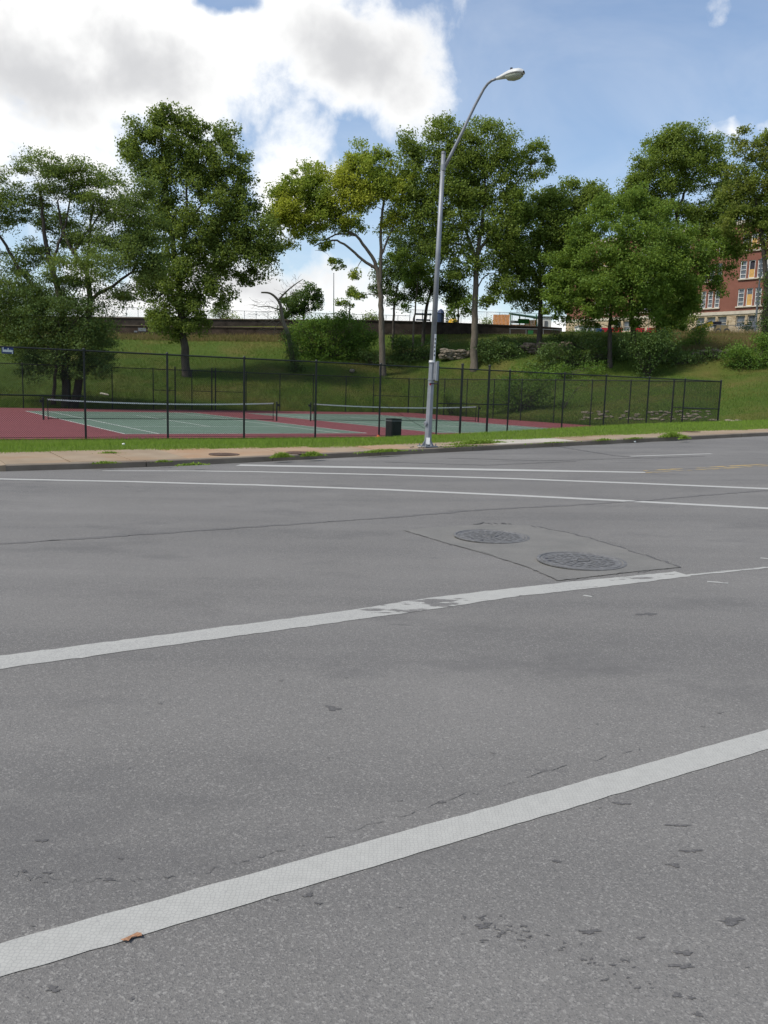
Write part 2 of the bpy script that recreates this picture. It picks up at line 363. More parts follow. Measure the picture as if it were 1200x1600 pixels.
M['rock'] = simple('limestone', (.20, .17, .13), .92, .45, 3, .2, .6)
M['rock_dark'] = simple('weathered_rock', (.13, .105, .08), .95, .5, 3, .2, .6)
print('materials ok')

# ================================================================== THE SETTING
def sheet_uv(name, us, vs, zfn, mat, dz=0, parent=None, tint=None):
    Ug, Vg = np.meshgrid(us, vs); X, Y = uv2xy(Ug, Vg); Z = zfn(Ug, Vg)+dz
    return big_mesh(name, np.stack([X, Y, Z], -1).reshape(-1, 3), grid_faces(len(vs), len(us)), mat, parent, smooth=True)
# far ground, reaching the horizon
a = np.linspace(0, 2*math.pi, 73)[:-1]; rr = [0, 60, 150, 400, 1000, 2600]
gm = MB(); vs_ = [(r*math.cos(t), r*math.sin(t), -2.2) for r in rr[1:] for t in a]
gm.add([(0, 0, -2.2)]+vs_, [(0, 1+i, 1+(i+1) % 72) for i in range(72)]+[(1+k*72+i, 1+(k+1)*72+i, 1+(k+1)*72+(i+1) % 72, 1+k*72+(i+1) % 72) for k in range(4) for i in range(72)])
kind(gm.build('ground', M['hill']), 'structure')
road = kind(sheet_uv('road', np.concatenate([np.arange(-60, -6, 3.), np.arange(-6, 34, .5), np.arange(34, 140, 4.)]), np.concatenate([np.arange(-40, -4, 3.), np.arange(-4, KERB_V, .5), [KERB_V+.06]]), z_road, M['asphalt']), 'structure')
# painted strips and sealed joints: children of the road, each 4 mm proud
def strip(name, pts, width, mat, dz=.0028, wear=None, step=.06, jit=.0018, parent=road):
    "pts: list of (u,v) centre line; width scalar or list"
    pts = np.array(pts, float); L = np.concatenate([[0], np.cumsum(np.linalg.norm(np.diff(pts, axis=0), axis=1))])
    n = max(2, int(L[-1]/step)); s = np.linspace(0, L[-1], n); C = np.stack([np.interp(s, L, pts[:, i]) for i in (0, 1)], 1)
    w = np.interp(s, L, np.broadcast_to(np.array(width, float), (len(pts),))); T = np.gradient(C, axis=0); T /= np.linalg.norm(T, axis=1)[:, None]; Nn = np.stack([-T[:, 1], T[:, 0]], 1)
    cols = np.linspace(-.5, .5, 5); V = []
    for k, c in enumerate(cols):
        j = RNG.normal(0, jit, n) if k in (0, 4) else 0
        Q = C + Nn*((c*w+j)[:, None]); X, Y = uv2xy(Q[:, 0], Q[:, 1]); V.append(np.stack([X, Y, z_road(Q[:, 0], Q[:, 1])+dz], 1))
    V = np.stack(V, 1).reshape(-1, 3); o = big_mesh(name, V, grid_faces(n, 5), mat, parent)
    at = o.data.attributes.new('wear', 'FLOAT', 'POINT')
    wv = np.zeros(n) if wear is None else np.interp(s, L, wear); at.data.foreach_set('value', np.repeat(wv, 5).astype(np.float32)); return o
R = lambda x, y: np.array(hit_uv(x, y, z_road))
def ext(A, B, a=0, b=0): d = (B-A)/np.linalg.norm(B-A); return A-d*a, B+d*b
A, B = R(0, 1501), R(1200, 1155); wd = abs(np.dot(R(600, 1301)-R(600, 1343), [0, 1])); A, B = ext(A, B, 4, 9)
strip('lane_line', [A, B], wd, M['paint'], wear=[-.10, -.05])
A, B, C_, D_ = R(0, 1035), R(560, 960), R(800, 926), R(1068, 897); A0, _ = ext(A, B, 4)
w2 = abs(np.dot(R(300, 986)-R(300, 1004), [0, 1]))
strip('lane_line', [A0, A, B, R(600, 954), R(680, 942), C_, R(900, 915), D_], [w2, w2, w2*1.0, w2*1.1, w2*1.25, w2, w2*1.1, w2*.8], M['paint'], wear=[-.06, -.03, .06, .17, .18, .09, .06, .13], jit=.005)
A, B = ext(R(1075, 899), R(1200, 887), 0, 9); strip('worn_lane_line', [A, B], .05, M['paint'], wear=[.08, .04], jit=.006)
for (x1, y1, x2, y2) in ((1105, 909, 1138, 912), (912, 930, 926, 932), (1188, 872, 1204, 874)):
    strip('paint_fragment', [R(x1, y1), R(x2, y2)], [.05, .06], M['paint'], wear=[.06, .1], step=.03, jit=.012)
t1 = [R(*p) for p in ((0, 748.5), (200, 752.5), (400, 757.8), (600, 765), (800, 774), (1000, 784), (1200, 794.5))]; t1 = [ext(t1[0], t1[1], 5)[0]]+t1+[ext(t1[-2], t1[-1], 0, 7)[1]]; strip('crosswalk_line', t1, .18, M['paint_far'])
t2 = [R(*p) for p in ((160, 735.5), (300, 735.8), (400, 737.2), (600, 741.8), (800, 748), (1000, 755.5), (1200, 763.8))]; t2 += [ext(t2[-2], t2[-1], 0, 7)[1]]; strip('crosswalk_line', t2, [.10, .14, .16, .18, .19, .2, .2, .2], M['paint_far'], wear=[.1, .06, .03, 0, 0, 0, 0, 0])
strip('stop_line', [R(372, 727), R(560, 730.5), R(780, 734.5), R(1008, 738.5)], [.34, .36, .38, .20], M['paint_far'], dz=.005, wear=[.05, .0, 0, .04])
A, B = R(1000, 739), R(1200, 728); _, B = ext(A, B, 0, 20)
strip('yellow_line', [A, B], .12, M['paint_yellow'], wear=[.12, .05]); strip('yellow_line', [A+[.4, .25], B+[0, .25]], .12, M['paint_yellow'], wear=[.12, .05])
strip('lane_dash', [R(985, 713), R(1112, 709)], .14, M['paint_far'], wear=[.04, .04])
j0 = [R(x, y) for x, y in ((0, 850), (150, 840), (300, 830), (430, 821), (560, 812), (640, 806), (760, 796), (880, 790), (1000, 783), (1100, 774), (1200, 766))]
j0 = [ext(j0[0], j0[1], 5)[0]]+j0+[ext(j0[-2], j0[-1], 0, 12)[1]]
strip('sealed_joint', j0, [.05, .06, .09, .05, .10, .06, .08, .07, .10, .05, .09, .10, .08], M['smudge'], .003, jit=.02, step=.09)
cr_ = smooth_pts = [(20, 1368), (120, 1376), (215, 1376), (320, 1362), (420, 1336), (560, 1296), (700, 1250), (860, 1205), (1000, 1170)]
for k in range(len(cr_)-1):          # ragged hairline crack along the upper edge of the near line
    f = 0.
    while f < 1:
        g = min(1, f+RNG.uniform(.08, .3)); q = [(cr_[k][0]+(cr_[k+1][0]-cr_[k][0])*h, cr_[k][1]+(cr_[k+1][1]-cr_[k][1])*h+RNG.normal(0, 2.2)) for h in np.linspace(f, g, 4)]
        strip('crack', [R(*p) for p in q], [.001, RNG.uniform(.001, .0035), RNG.uniform(.001, .003), .001], M['smudge'], .003, jit=.001, step=.012); f = g+RNG.uniform(.02, .22)
for pts, w in (([(870, 697.5), (960, 712), (1010, 716), (1100, 713)], .06), ([(600, 722), (760, 727), (900, 721)], .05), ([(700, 716), (850, 720), (1000, 716)], .05)):
    strip('crack', [R(*p) for p in pts], w, M['tar'], .003, jit=w*.4, step=.04)
# tar and oil blotches on the near asphalt, each a thin ragged skin
def blotch(x, y, rx, ry, a=0, mt='tar'):
    c = R(x, y); n = 30; ph = RNG.uniform(0, 6.28, 3); m = MB(); P = []
    for k in range(n):
        t = 2*math.pi*k/n; q = max(.25, .9+.3*math.sin(2*t+ph[0])+.25*math.sin(3*t+ph[1])+.2*math.sin(5*t+ph[2])+RNG.normal(0, .17))
        P.append(R(x+rx*q*math.cos(t)+a*math.sin(t)*ry, y+ry*q*math.sin(t)+a*rx*math.cos(t)*.3))
    X, Y = uv2xy([p[0] for p in P], [p[1] for p in P]); Z = z_road(np.array([p[0] for p in P]), np.array([p[1] for p in P]))+.002
    m.add(list(zip(X, Y, Z)), [tuple(range(n))]); m.build('tar_spot', M[mt], road)
for b in ((753, 1448, 14, 3), (785, 1458, 7, 2.5), (922, 1456, 15, 4), (1068, 1489, 14, 4), (1143, 1440, 20, 5), (1065, 1510, 18, 4), (1053, 1352, 10, 3), (868, 1346, 7, 2), (1080, 1330, 14, 2.5), (83, 1546, 12, 4.5), (205, 1562, 4, 3.5), (66, 1314, 9, 2.5), (482, 1399, 9, 3), (498, 1412, 5, 2), (1058, 1556, 12, 3), (520, 1107, 12, 3.5), (1010, 960, 16, 2.2), (1090, 1585, 9, 3), (690, 1254, 6, 2), (970, 1256, 12, 2), (1000, 1466, 8, 2), (38, 1362, 6, 2), (75, 1364, 7, 2), (170, 1375, 10, 2.2), (1060, 1290, 16, 2)): blotch(*b)
for k in range(46):
    f = RNG.random(); x = 735+330*f+RNG.normal(0, 14); y = 1440+8*0+118*f**1.2+RNG.normal(0, 9); blotch(x, y, RNG.uniform(1.5, 6), RNG.uniform(.8, 2))
for k in range(26): blotch(RNG.uniform(20, 1190), RNG.uniform(1000, 1590), RNG.uniform(2, 5), RNG.uniform(.6, 1.4), mt='smudge')
# concrete patch around the two covers
def poly_road(name, pix, mat, dz, parent=road):
    P = [R(*p) for p in pix]; X, Y = uv2xy([p[0] for p in P], [p[1] for p in P]); Z = [float(z_road(*p))+dz for p in P]
    return MB().add(list(zip(X, Y, Z)), [tuple(range(len(P)))]).build(name, mat, parent)
poly_road('concrete_patch', [(630, 829), (690, 847), (770, 869), (830, 889), (872, 908), (930, 901), (1000, 893), (1064, 887), (1000, 866), (935, 845), (880, 831), (830, 822), (770, 819), (700, 823)], M['patch'], .006)
def ragged(name, pix, w0, w1, gap, wob=1.2, dz=.008):
    for k in range(len(pix)-1):
        f = 0.
        while f < 1:
            g = min(1, f+RNG.uniform(.15, .5)); q = [(pix[k][0]+(pix[k+1][0]-pix[k][0])*h, pix[k][1]+(pix[k+1][1]-pix[k][1])*h+RNG.normal(0, wob)) for h in np.linspace(f, g, 4)]
            strip(name, [R(*p) for p in q], [w0, RNG.uniform(w0, w1), RNG.uniform(w0, w1), w0], M['tar' if w0 > .01 else 'smudge'], dz, jit=w0*.4, step=.03); f = g+RNG.uniform(0, gap)
ragged('patch_joint', [(630, 829), (690, 847), (770, 869), (830, 889), (872, 908)], .003, .016, .12)
ragged('patch_joint', [(1064, 887), (1000, 866), (935, 846), (880, 831), (830, 823)], .012, .04, .02, .6)
ragged('patch_joint', [(800, 820), (770, 818.5), (730, 819.5)], .004, .05, .3); ragged('patch_joint', [(880, 907), (940, 901), (1000, 894), (1050, 889)], .003, .015, .3)

def manhole(cx, cy, zc, r, label, mat_r, mat_l, rot):
    t = empty('manhole_cover', (cx, cy, zc), label, 'manhole cover')
    MB().lathe((cx, cy, zc), [(r*1.07, 0), (r*1.07, .010), (r*1.0, .012), (r*.985, .004), (r*.98, .004)], 40).build('frame_ring', mat_r, t)
    l = MB().lathe((cx, cy, zc), [(r*.955, 0), (r*.955, .009), (r*.93, .011), (r*.90, .011), (r*.885, .007), (.01, .007)], 40).build('lid', mat_l, t)
    m = MB()
    for ring in (.72, .52, .33):
        k = int(26*ring)+4
        for i in range(k):
            an = rot+2*math.pi*i/k; c = (cx+r*ring*math.cos(an), cy+r*ring*math.sin(an), zc+.010)
            m.box(c, (r*.13, r*2*math.pi*ring/k*.55, .0018), [(math.cos(an), math.sin(an), 0), (-math.sin(an), math.cos(an), 0), (0, 0, 1)])
    m.build('lid_tread', mat_l, l)
    m = MB()
    for i in (0, 1, 2): 
        an = rot+.3+i*2.0944; m.box((cx+r*.12*math.cos(an), cy+r*.12*math.sin(an), zc+.011), (r*.30, r*.06, .007), [(math.cos(an+1.57), math.sin(an+1.57), 0), (-math.sin(an+1.57), math.cos(an+1.57), 0), (0, 0, 1)])
    m.build('lid_emblem', mat_r, l)
    for an in (rot+2.6, rot+2.95): MB().lathe((cx+r*.82*math.cos(an), cy+r*.82*math.sin(an), zc+.0075), [(r*.05, 0), (r*.05, .0012)], 10).build('pick_hole', M['ink'], l)
    return t
for (x, y, w, lab, ro) in ((908, 878, 137, 'round cast iron manhole cover in concrete patch, next to the white line', .4), (768, 839.5, 118, 'round cast iron manhole cover in concrete patch, on the side towards the crosswalk', 1.3)):
    u_, v_ = R(x, y); X, Y = uv2xy(u_, v_); a_, b_ = R(x-w/2, y), R(x+w/2, y)
    manhole(float(X), float(Y), float(z_road(u_, v_))+.008, np.linalg.norm(a_-b_)/2/1.07, lab, M['iron'], M['iron'], ro)

# kerb stones and sidewalk slabs
walk = kind(empty('sidewalk', (*[float(c) for c in uv2xy(6, 18)], -.1)), 'structure'); kerb = kind(empty('kerb', (*[float(c) for c in uv2xy(6, KERB_V)], -.1)), 'structure')
def uvbox(name, u0, u1, v0, v1, zt, mat, parent, depth=.3, bev=.012, nu=2):
    "slab between two street stations, top follows zt(u,v)"
    us = np.linspace(u0, u1, nu); m = MB(); vs = [(v0, -bev), (v0+bev, 0), (v1-bev, 0), (v1, -bev)]; V = []
    for u in us:
        for v, d in vs: X, Y = uv2xy(u, v); V.append((X, Y, zt(u, v)+d))
        for v in (v1, v0): X, Y = uv2xy(u, v); V.append((X, Y, zt(u, v)-depth))
    k = 6; F = [(i*k+j, (i+1)*k+j, (i+1)*k+(j+1) % k, i*k+(j+1) % k) for i in range(nu-1) for j in range(k)] + [tuple(range(k)), tuple(reversed(range((nu-1)*k, nu*k)))]
    return m.add(V, F).build(name, mat, parent)
u = 2.0
zk = lambda u, v: float(z_road(u, KERB_V)) + .125*float(sst(.9, 2.2, u)) + .006
while u < 64:
    L_ = 2.9; uvbox('kerb_stone', u, u+L_-.018, KERB_V+RNG.normal(0, .006), KERB_V+.16, zk, M['kerb'], kerb, .4, .02); u += L_
u = -10.0; i = 0; pale = {13: 1, 14: 1, 15: 1, 16: 1}
while u < 62:
    L_ = 1.22 if u < 12 else 1.5
    um = u+L_/2; mt = M['walk_pale'] if (14.2 < um < 17.4) else (M['walk_rust'] if (6 < um < 9.5 or 11 < um < 12.5) else M['walk'])
    dz = RNG.normal(0, .006); v0 = KERB_V+.175 if u > 1.9 else KERB_V-.02
    uvbox('sidewalk_slab', u, u+L_-.022, v0, float(walk_back(um))+.25, lambda a, b, dz=dz: float(z_walk(a, b))+dz, mt, walk, .2, .01); u += L_
kind(sheet_uv('sidewalk_bed', np.arange(-11, 64, 1.), [KERB_V, 18.2, 19.7], lambda a, b: z_walk(a, b)-.06, M['dirt']), 'structure')
for (x, y, lab) in ((350, 710.5, 'round rusty utility lid in the brown sidewalk slab'), (470, 708, 'round dark utility lid in the sidewalk towards the lamp post'), (1078, 674.8, 'flat worn utility lid in the sidewalk behind the broken kerb')):
    u_, v_ = hit_uv(x, y, z_walk); X, Y = uv2xy(u_, v_); manhole(float(X), float(Y), float(z_walk(u_, v_))+.008, .33, lab, M['iron_rust'], M['iron_rust'], .8)
# verge between sidewalk and court fence
us = np.arange(-14, 110, .5); rows = np.linspace(0, 1, 30); Ug, Tg = np.meshgrid(us, rows); Vg = (walk_back(Ug)+.05) + (29.62-(walk_back(Ug)+.05))*Tg
X, Y = uv2xy(Ug, Vg); Z = z_verge(Ug, Vg)+.03*fnoise(X, Y, .6)*sst(0, .2, Tg)*(1-sst(.9, 1, Tg))
verge = kind(big_mesh('grass_verge', np.stack([X, Y, Z], -1).reshape(-1, 3), grid_faces(30, len(us)), M['verge'], smooth=True), 'structure')
# hillside and plateau
ss_ = np.arange(-.80, .82, .008); tt = np.concatenate([np.linspace(0, 1, 60)])
V = []
for t in tt:
    d0 = hill_base(ss_); y = d0 + (WALL_Y-d0)*t; x = ss_*y; V.append(np.stack([x, y, z_hill(x, y*(1-1e-9)) + .10*fnoise(x, y, .22)*math.sin(math.pi*min(1, t*1.02))**.5], 1))
for y0 in (WALL_Y+.2, WALL_Y+2.5, WALL_Y+2.7, WALL_Y+4, WALL_Y+7, 110, 120, 135, 160, 200, 260, 330):
    y = np.full_like(ss_, y0); x = ss_*y; V.append(np.stack([x, y, z_hill(x, y)], 1))
hill = kind(big_mesh('hillside', np.concatenate(V), grid_faces(len(tt)+12, len(ss_)), M['hill'], smooth=True), 'structure')

# tennis court surface and paint
court = kind(sheet_uv('tennis_court', [-20, 0, 20, CORNER_U+.35], [FENCE_V-.1, 45, FAR_V+.35], lambda a, b: np.full(np.shape(a), COURT_Z), M['court_red']), 'structure')
def rect_uv(m, u0, u1, v0, v1, z): X, Y = uv2xy([u0, u1, u1, u0], [v0, v0, v1, v1]); m.add(list(zip(X, Y, [z]*4)), [(0, 1, 2, 3)])
COURTS = (UC, UC+15.03)
for uc in COURTS:
    W, L_, S = 10.97/2, 23.77/2, 8.23/2
    m = MB(); rect_uv(m, uc-W, uc+W, VC-L_, VC+L_, COURT_Z+.004); m.build('playing_surface', M['court_green'], court)
    z = COURT_Z+.008; q = .035
    for nm, r in (('sideline', (uc-W, uc-W+.06, VC-L_, VC+L_)), ('sideline', (uc+W-.06, uc+W, VC-L_, VC+L_)), ('sideline', (uc-S-.03, uc-S+.03, VC-L_+.08, VC+L_-.08)), ('sideline', (uc+S-.03, uc+S+.03, VC-L_+.08, VC+L_-.08)),
                  ('baseline', (uc-W+.062, uc+W-.062, VC-L_, VC-L_+.075)), ('baseline', (uc-W+.062, uc+W-.062, VC+L_-.075, VC+L_)), ('service_line', (uc-S+.035, uc+S-.035, VC-6.43, VC-6.37)), ('service_line', (uc-S+.035, uc+S-.035, VC+6.37, VC+6.43)), ('centre_line', (uc-.03, uc+.03, VC-6.36, VC+6.36))):
        m = MB(); rect_uv(m, *r, z); m.build(nm, M['court_line'], court)

# ================================================================== FENCES
def P3(u, v, z): x, y = uv2xy(u, v); return np.array([float(x), float(y), float(z)])
def fence(name, label, A, B, posts, zb, h, midspans=(), wire=.0037, tall=(), rp=.038, mat='black', wmat='wire', spacing=.0707, group=None, braces=()):
    "A,B: xy ends; posts: distances along AB"
    A = np.array(A, float); B = np.array(B, float); L_ = np.linalg.norm(B-A); D = (B-A)/L_; Nn = np.array([-D[1], D[0]])
    zf = zb if callable(zb) else (lambda s: zb)
    pt = lambda s, z, o=0: np.array([*(A+D*s+Nn*o), zf(s)+z])
    t = empty(name, pt(0, 0), label, 'fence', group)
    for s in posts:
        hh = h+.16 if s in tall else h; r = rp*1.35 if (s in tall or s == posts[-1]) else rp
        o = MB().tube([pt(s, -.15), pt(s, hh)], r, 8).build('post', M[mat], t)
        MB().lathe(pt(s, hh-.01), [(r*1.25, 0), (r*1.25, .035), (r*.8, .06), (r*.25, .075)], 8).build('post_cap', M[mat], o)
    MB().tube([pt(0, h-.03, -.0), pt(L_, h-.03, 0)] if not callable(zb) else [pt(s, h-.03) for s in np.linspace(0, L_, 24)], rp*.85, 6).build('top_rail', M[mat], t)
    MB().tube([pt(s, .05) for s in np.linspace(0, L_, 12)], .008 if wire < .01 else .012, 4).build('tension_wire', M[mat], t)
    for a_, b_ in midspans: MB().tube([pt(a_, h*.48), pt(b_, h*.48)], rp*.7, 6).build('mid_rail', M[mat], t)
    for a_, z1, b_, z2 in braces: MB().tube([pt(a_, z1), pt(b_, z2)], .007, 4).build('truss_rod', M[mat], t)
    # diagonal wires of the chain link
    H = h-.06; z0 = .04; V = []; F = []; cs = np.arange(-H, L_+H, spacing); off = rp*1.05
    for sgn in (1, -1):
        for c in cs:
            s0, s1 = (c, c+H); zz0, zz1 = 0., H
            if s0 < 0: zz0 = -s0; s0 = 0
            if s1 > L_: zz1 = H-(s1-L_); s1 = L_
            if s1-s0 < .02: continue
            if sgn < 0: p, q = pt(s0, z0+H-zz0, off), pt(s1, z0+H-zz1, off)
            else: p, q = pt(s0, z0+zz0, off+.004), pt(s1, z0+zz1, off+.004)
            d = q-p; d /= np.linalg.norm(d); n1 = np.array([*Nn, 0]); n2 = np.cross(d, n1); b = len(V)
            for e_ in (p, q):
                for k in range(3): an = 2.0944*k; V.append(e_+wire*(math.cos(an)*n1+math.sin(an)*n2))
            F += [(b+k, b+(k+1) % 3, b+3+(k+1) % 3, b+3+k) for k in range(3)]
    kind(big_mesh('chain_link_mesh', np.array(V), np.array(F), M[wmat], t), 'stuff')
    return t
U0 = -11.6
A = P3(U0, FENCE_V, 0)[:2]; B = P3(CORNER_U, FENCE_V, 0)[:2]
nposts = [-11.6, -8.6, -5.6, -2.6, .37, 3.37, 6.37, 9.27, 12.25, 15.34, 18.39, 21.39, 22.71, 24.27, 25.51, 29.01, 31.92, 35.16, 38.08, CORNER_U]
fence('tennis_court_fence', 'tall black chain link fence of the tennis court along the grass verge', A, B, [p-U0 for p in nposts], COURT_Z, 3.05, [(3.37-U0, 6.37-U0), (.37-U0, 3.37-U0), (21.39-U0, 22.71-U0), (22.71-U0, 24.27-U0), (24.27-U0, 25.51-U0), (38.08-U0, CORNER_U-U0)], tall=(22.71-U0, 24.27-U0), braces=[(38.2-U0, 1.42, 41.0-U0, .1), (18.5-U0, 1.42, 21.3-U0, .1), (.5-U0, .1, 3.2-U0, 1.4)])
A = P3(-14., FAR_V, 0)[:2]; B = P3(CORNER_U, FAR_V, 0)[:2]
fposts = [-14, -11, -8.9, -5.9, -2.9, .1, 3.1, 6.1, 9.12, 12.1, 15.16, 18.17, 19.84, 21.15, 22.75, 23.05, 25.6, 28.55, 31.6, 34.74, 37.51, CORNER_U]
fence('tennis_court_fence', 'black chain link fence at the foot of the grassy hill, behind the nets', A, B, [p+14. for p in fposts], COURT_Z, 3.05, [(18.17+14, 19.84+14), (21.15+14, 22.75+14), (23.05+14, 25.6+14), (37.51+14, CORNER_U+14)], tall=(19.84+14., 22.75+14, 23.05+14))
A = P3(CORNER_U, FAR_V, 0)[:2]; B = P3(CORNER_U, FENCE_V, 0)[:2]
sp = [FAR_V-v for v in (59.2, 56.2, 53.1, 49.7, 46.5, 43., 39.5, 36.2, 32.9)]
fence('tennis_court_fence', 'black chain link fence on the end of the court beside the vines', A, B, sp, COURT_Z, 3.05, [(0, sp[0]), (sp[-1], FAR_V-FENCE_V)])

# nets
def net(uc, label):
    a_, b_ = uc-6.4, uc+6.4; t = empty('tennis_net', P3(uc, VC, COURT_Z), label, 'tennis net', 'tennis nets')
    for uu, sgn in ((a_, -1), (b_, 1)):
        o = MB().tube([P3(uu, VC, COURT_Z-.05), P3(uu, VC, COURT_Z+1.09)], .045, 10).build('post', M['black'], t)
        MB().lathe(P3(uu, VC, COURT_Z+1.085), [(.05, 0), (.05, .02), (.03, .04), (.01, .045)], 10).build('post_cap', M['black'], o)
        MB().box(P3(uu+sgn*.09, VC, COURT_Z+.93), (.12, .1, .13), [(*EU, 0), (*EN, 0), (0, 0, 1)]).build('winder', M['black'], o)
        MB().tube([P3(uu-sgn*.22, VC, COURT_Z+.02), P3(uu-sgn*.22, VC, COURT_Z+1.03)], .022, 6).build('dowel', M['black'], t)
    s = np.linspace(a_+.2, b_-.2, 25); top = lambda q: 1.05-.135*(1-((q-uc)/6.2)**2)
    m = MB()
    for i in range(24):
        P = [P3(s[i], VC, COURT_Z+top(s[i])), P3(s[i+1], VC, COURT_Z+top(s[i+1]))]; dz = np.array([0, 0, -.065]); k = np.array([*EN, 0])*.012
        m.add([P[0]-k, P[1]-k, P[1]-k+dz, P[0]-k+dz, P[0]+k, P[1]+k, P[1]+k+dz, P[0]+k+dz], [(0, 3, 2, 1), (4, 5, 6, 7), (0, 1, 5, 4), (3, 7, 6, 2)])
    m.build('head_band', M['band'], t)
    MB().tube([P3(q, VC, COURT_Z+.07) for q in s], .016, 4).build('bottom_cord', M['net'], t)
    V = []; F = []
    def cord(p, q, w=.0022):
        d = (q-p)/np.linalg.norm(q-p); n1 = np.array([*EN, 0]); n2 = np.cross(d, n1); b = len(V)
        for e_ in (p, q):
            for k in range(3): V.append(e_+w*(math.cos(2.0944*k)*n1+math.sin(2.0944*k)*n2))
        F.extend([(b+k, b+(k+1) % 3, b+3+(k+1) % 3, b+3+k) for k in range(3)])
    for q in np.arange(a_+.22, b_-.2, .045): cord(P3(q, VC, COURT_Z+.06), P3(q, VC, COURT_Z+top(q)-.05))
    for z in np.arange(.1, .95, .045):
        for i in range(24): cord(P3(s[i], VC, COURT_Z+min(z, top(s[i])-.06)), P3(s[i+1], VC, COURT_Z+min(z, top(s[i+1])-.06)))
    kind(big_mesh('net_mesh', np.array(V), np.array(F), M['net'], t), 'stuff')
net(COURTS[0], 'tennis net with white head band on the court below the blue fence sign'); net(COURTS[1], 'tennis net with white head band on the court behind the lamp post')

# ================================================================== STREET FURNITURE
def lamp_post():
    ub, vb = hit_uv(668, 699, z_walk); X, Y = uv2xy(ub, vb); zb = float(z_walk(ub, vb)); B0 = np.array([float(X), float(Y), zb]); dep = float(Y)
    t = empty('street_lamp', B0, 'tall grey steel street lamp with bent arm standing on the sidewalk', 'street lamp')
    p = lambda x, y: px(x, y, dep)
    mid = p(677.5, 565); top = p(693.0, 240)
    ax = (top-B0)/np.linalg.norm(top-B0)
    at = lambda z: B0+ax*z; Hm = np.linalg.norm(mid-B0); Ht = np.linalg.norm(top-B0)
    MB().tube([at(0), at(Hm)], [.092, .074], 8).build('lower_pole', M['galv'], t, smooth=False)
    MB().tube([at(Hm-.02), at(Ht)], [.072, .052], 12).build('upper_pole', M['galv'], t, smooth=True)
    MB().tube([at(Ht-.01), at(Ht+.05)], [.058, .05], 12).build('pole_cap', M['galv_dark'], t)
    MB().tube([at(Hm-.015), at(Hm+.025)], .079, 12).build('joint_collar', M['white'], t)
    # base
    bp = MB().box(B0+[0, 0, .03], (.40, .40, .03), [(*EU, 0), (*EN, 0), (0, 0, 1)]).build('base_plate', M['galv'], t)
    for sx in (-1, 1):
        for sy in (-1, 1): MB().tube([B0+[*(EU*sx*.15+EN*sy*.15), .04], B0+[*(EU*sx*.15+EN*sy*.15), .10]], .018, 6).build('anchor_bolt', M['galv_dark'], bp)
    for k in range(4):
        d = np.array([*(EU*math.cos(k*1.571)+EN*math.sin(k*1.571)), 0]); m = MB(); w = np.cross(d, [0, 0, 1])*.006
        a_, b_, c_ = B0+d*.085+[0, 0, .045], B0+d*.19+[0, 0, .045], B0+d*.083+[0, 0, .22]
        m.add([a_-w, b_-w, c_-w, a_+w, b_+w, c_+w], [(0, 2, 1), (3, 4, 5), (0, 1, 4, 3), (1, 2, 5, 4), (2, 0, 3, 5)]); m.build('gusset', M['galv'], bp)
    MB().box(at(.17)+np.array([0, -.10, 0]), (.09, .04, .17)).build('base_clip', M['white'], t)
    hh = MB(); c = at(.62)+np.array([-.075, -.045, 0]); q = np.array([-.86, -.5, 0]); hh.tube([c, c+q*.035], [.065, .06], 14); h_ = hh.build('hand_hole_cover', M['galv'], t)
    MB().tube([c+q*.03, c+q*.055], .016, 6).build('cover_bolt', M['galv_dark'], h_)
    # control box strapped to the pole
    s0, s1 = .78*Hm, Hm*1.005
    R1 = np.array([.88, -.47, 0]); bx = MB(); cc = at((s0+s1)/2)+R1*.115; bx.box(cc, (.075, .10, s1-s0-.05), [tuple(R1), (.47, .88, 0), tuple(ax)])
    b_ = bx.build('control_box', M['galv_dark'], t); MB().box(cc+R1*.045, (.02, .12, s1-s0), [tuple(R1), (.47, .88, 0), tuple(ax)]).build('box_lid', M['galv'], b_)
    for s in (s0+.02, s1-.04): MB().tube([at(s)-ax*.012, at(s)+ax*.012], .090, 12).build('strap', M['galv'], b_)
    for s, r in ((s0-.07, .1),): MB().tube([at(s)+np.array([-.03, -.09, 0]), at(s)+R1*.12, at(s)+R1*.22], [.018, .02, .012], 6).build('bracket', M['ink'], t)
    pl = MB().box(at(Hm+.36)+np.array([.045, -.062, 0]), (.055, .006, .66), [(.80, .6, 0), (-.6, .8, 0), tuple(ax)]).build('number_plate', M['white'], t)
    for k in range(5):
        MB().box(at(Hm+.16+.1*k)+np.array([.043, -.069, 0]), (.03, .004, .05), [(.80, .6, 0), (-.6, .8, 0), tuple(ax)]).build('digit', M['ink'], pl)
    MB().tube([at(1.63)+np.array([-.02, -.083, 0]), at(1.63)+np.array([-.02, -.088, 0])], .028, 10).build('sticker', M['red'], t)
    # arm and luminaire
    root = p(694.5, 262)
    arm = [px(x_, y_, dep-.5*k/7) for k, (x_, y_) in enumerate(((694.5, 262), (704, 243), (722, 207), (742, 165), (756, 139), (762, 131), (768, 126), (777, 122.5)))]
    arm = np.array(arm)
    MB().tube(arm, [.042, .04, .037, .034, .032, .031, .03, .03], 10).build('arm', M['galv'], t, smooth=True)
    MB().tube([root-ax*.07+[-.03, 0, 0], root+ax*.07+[-.03, 0, 0]], .066, 10).build('arm_clamp', M['galv'], t)
    end = arm[-1]; tip = px(818.5, 112.5, dep-1.0)
    d = tip-end; Lh = np.linalg.norm(d); d /= Lh; side = np.cross(d, [0, 0, 1]); side /= np.linalg.norm(side); up = np.cross(side, d)
    prof = [(-.02, .035, .035, .035), (.12, .055, .05, .04), (.3, .10, .085, .045), (.5, .145, .11, .045), (.68, .165, .115, .04), (.85, .155, .10, .035), (.95, .11, .07, .03), (1.0, .04, .03, .02)]
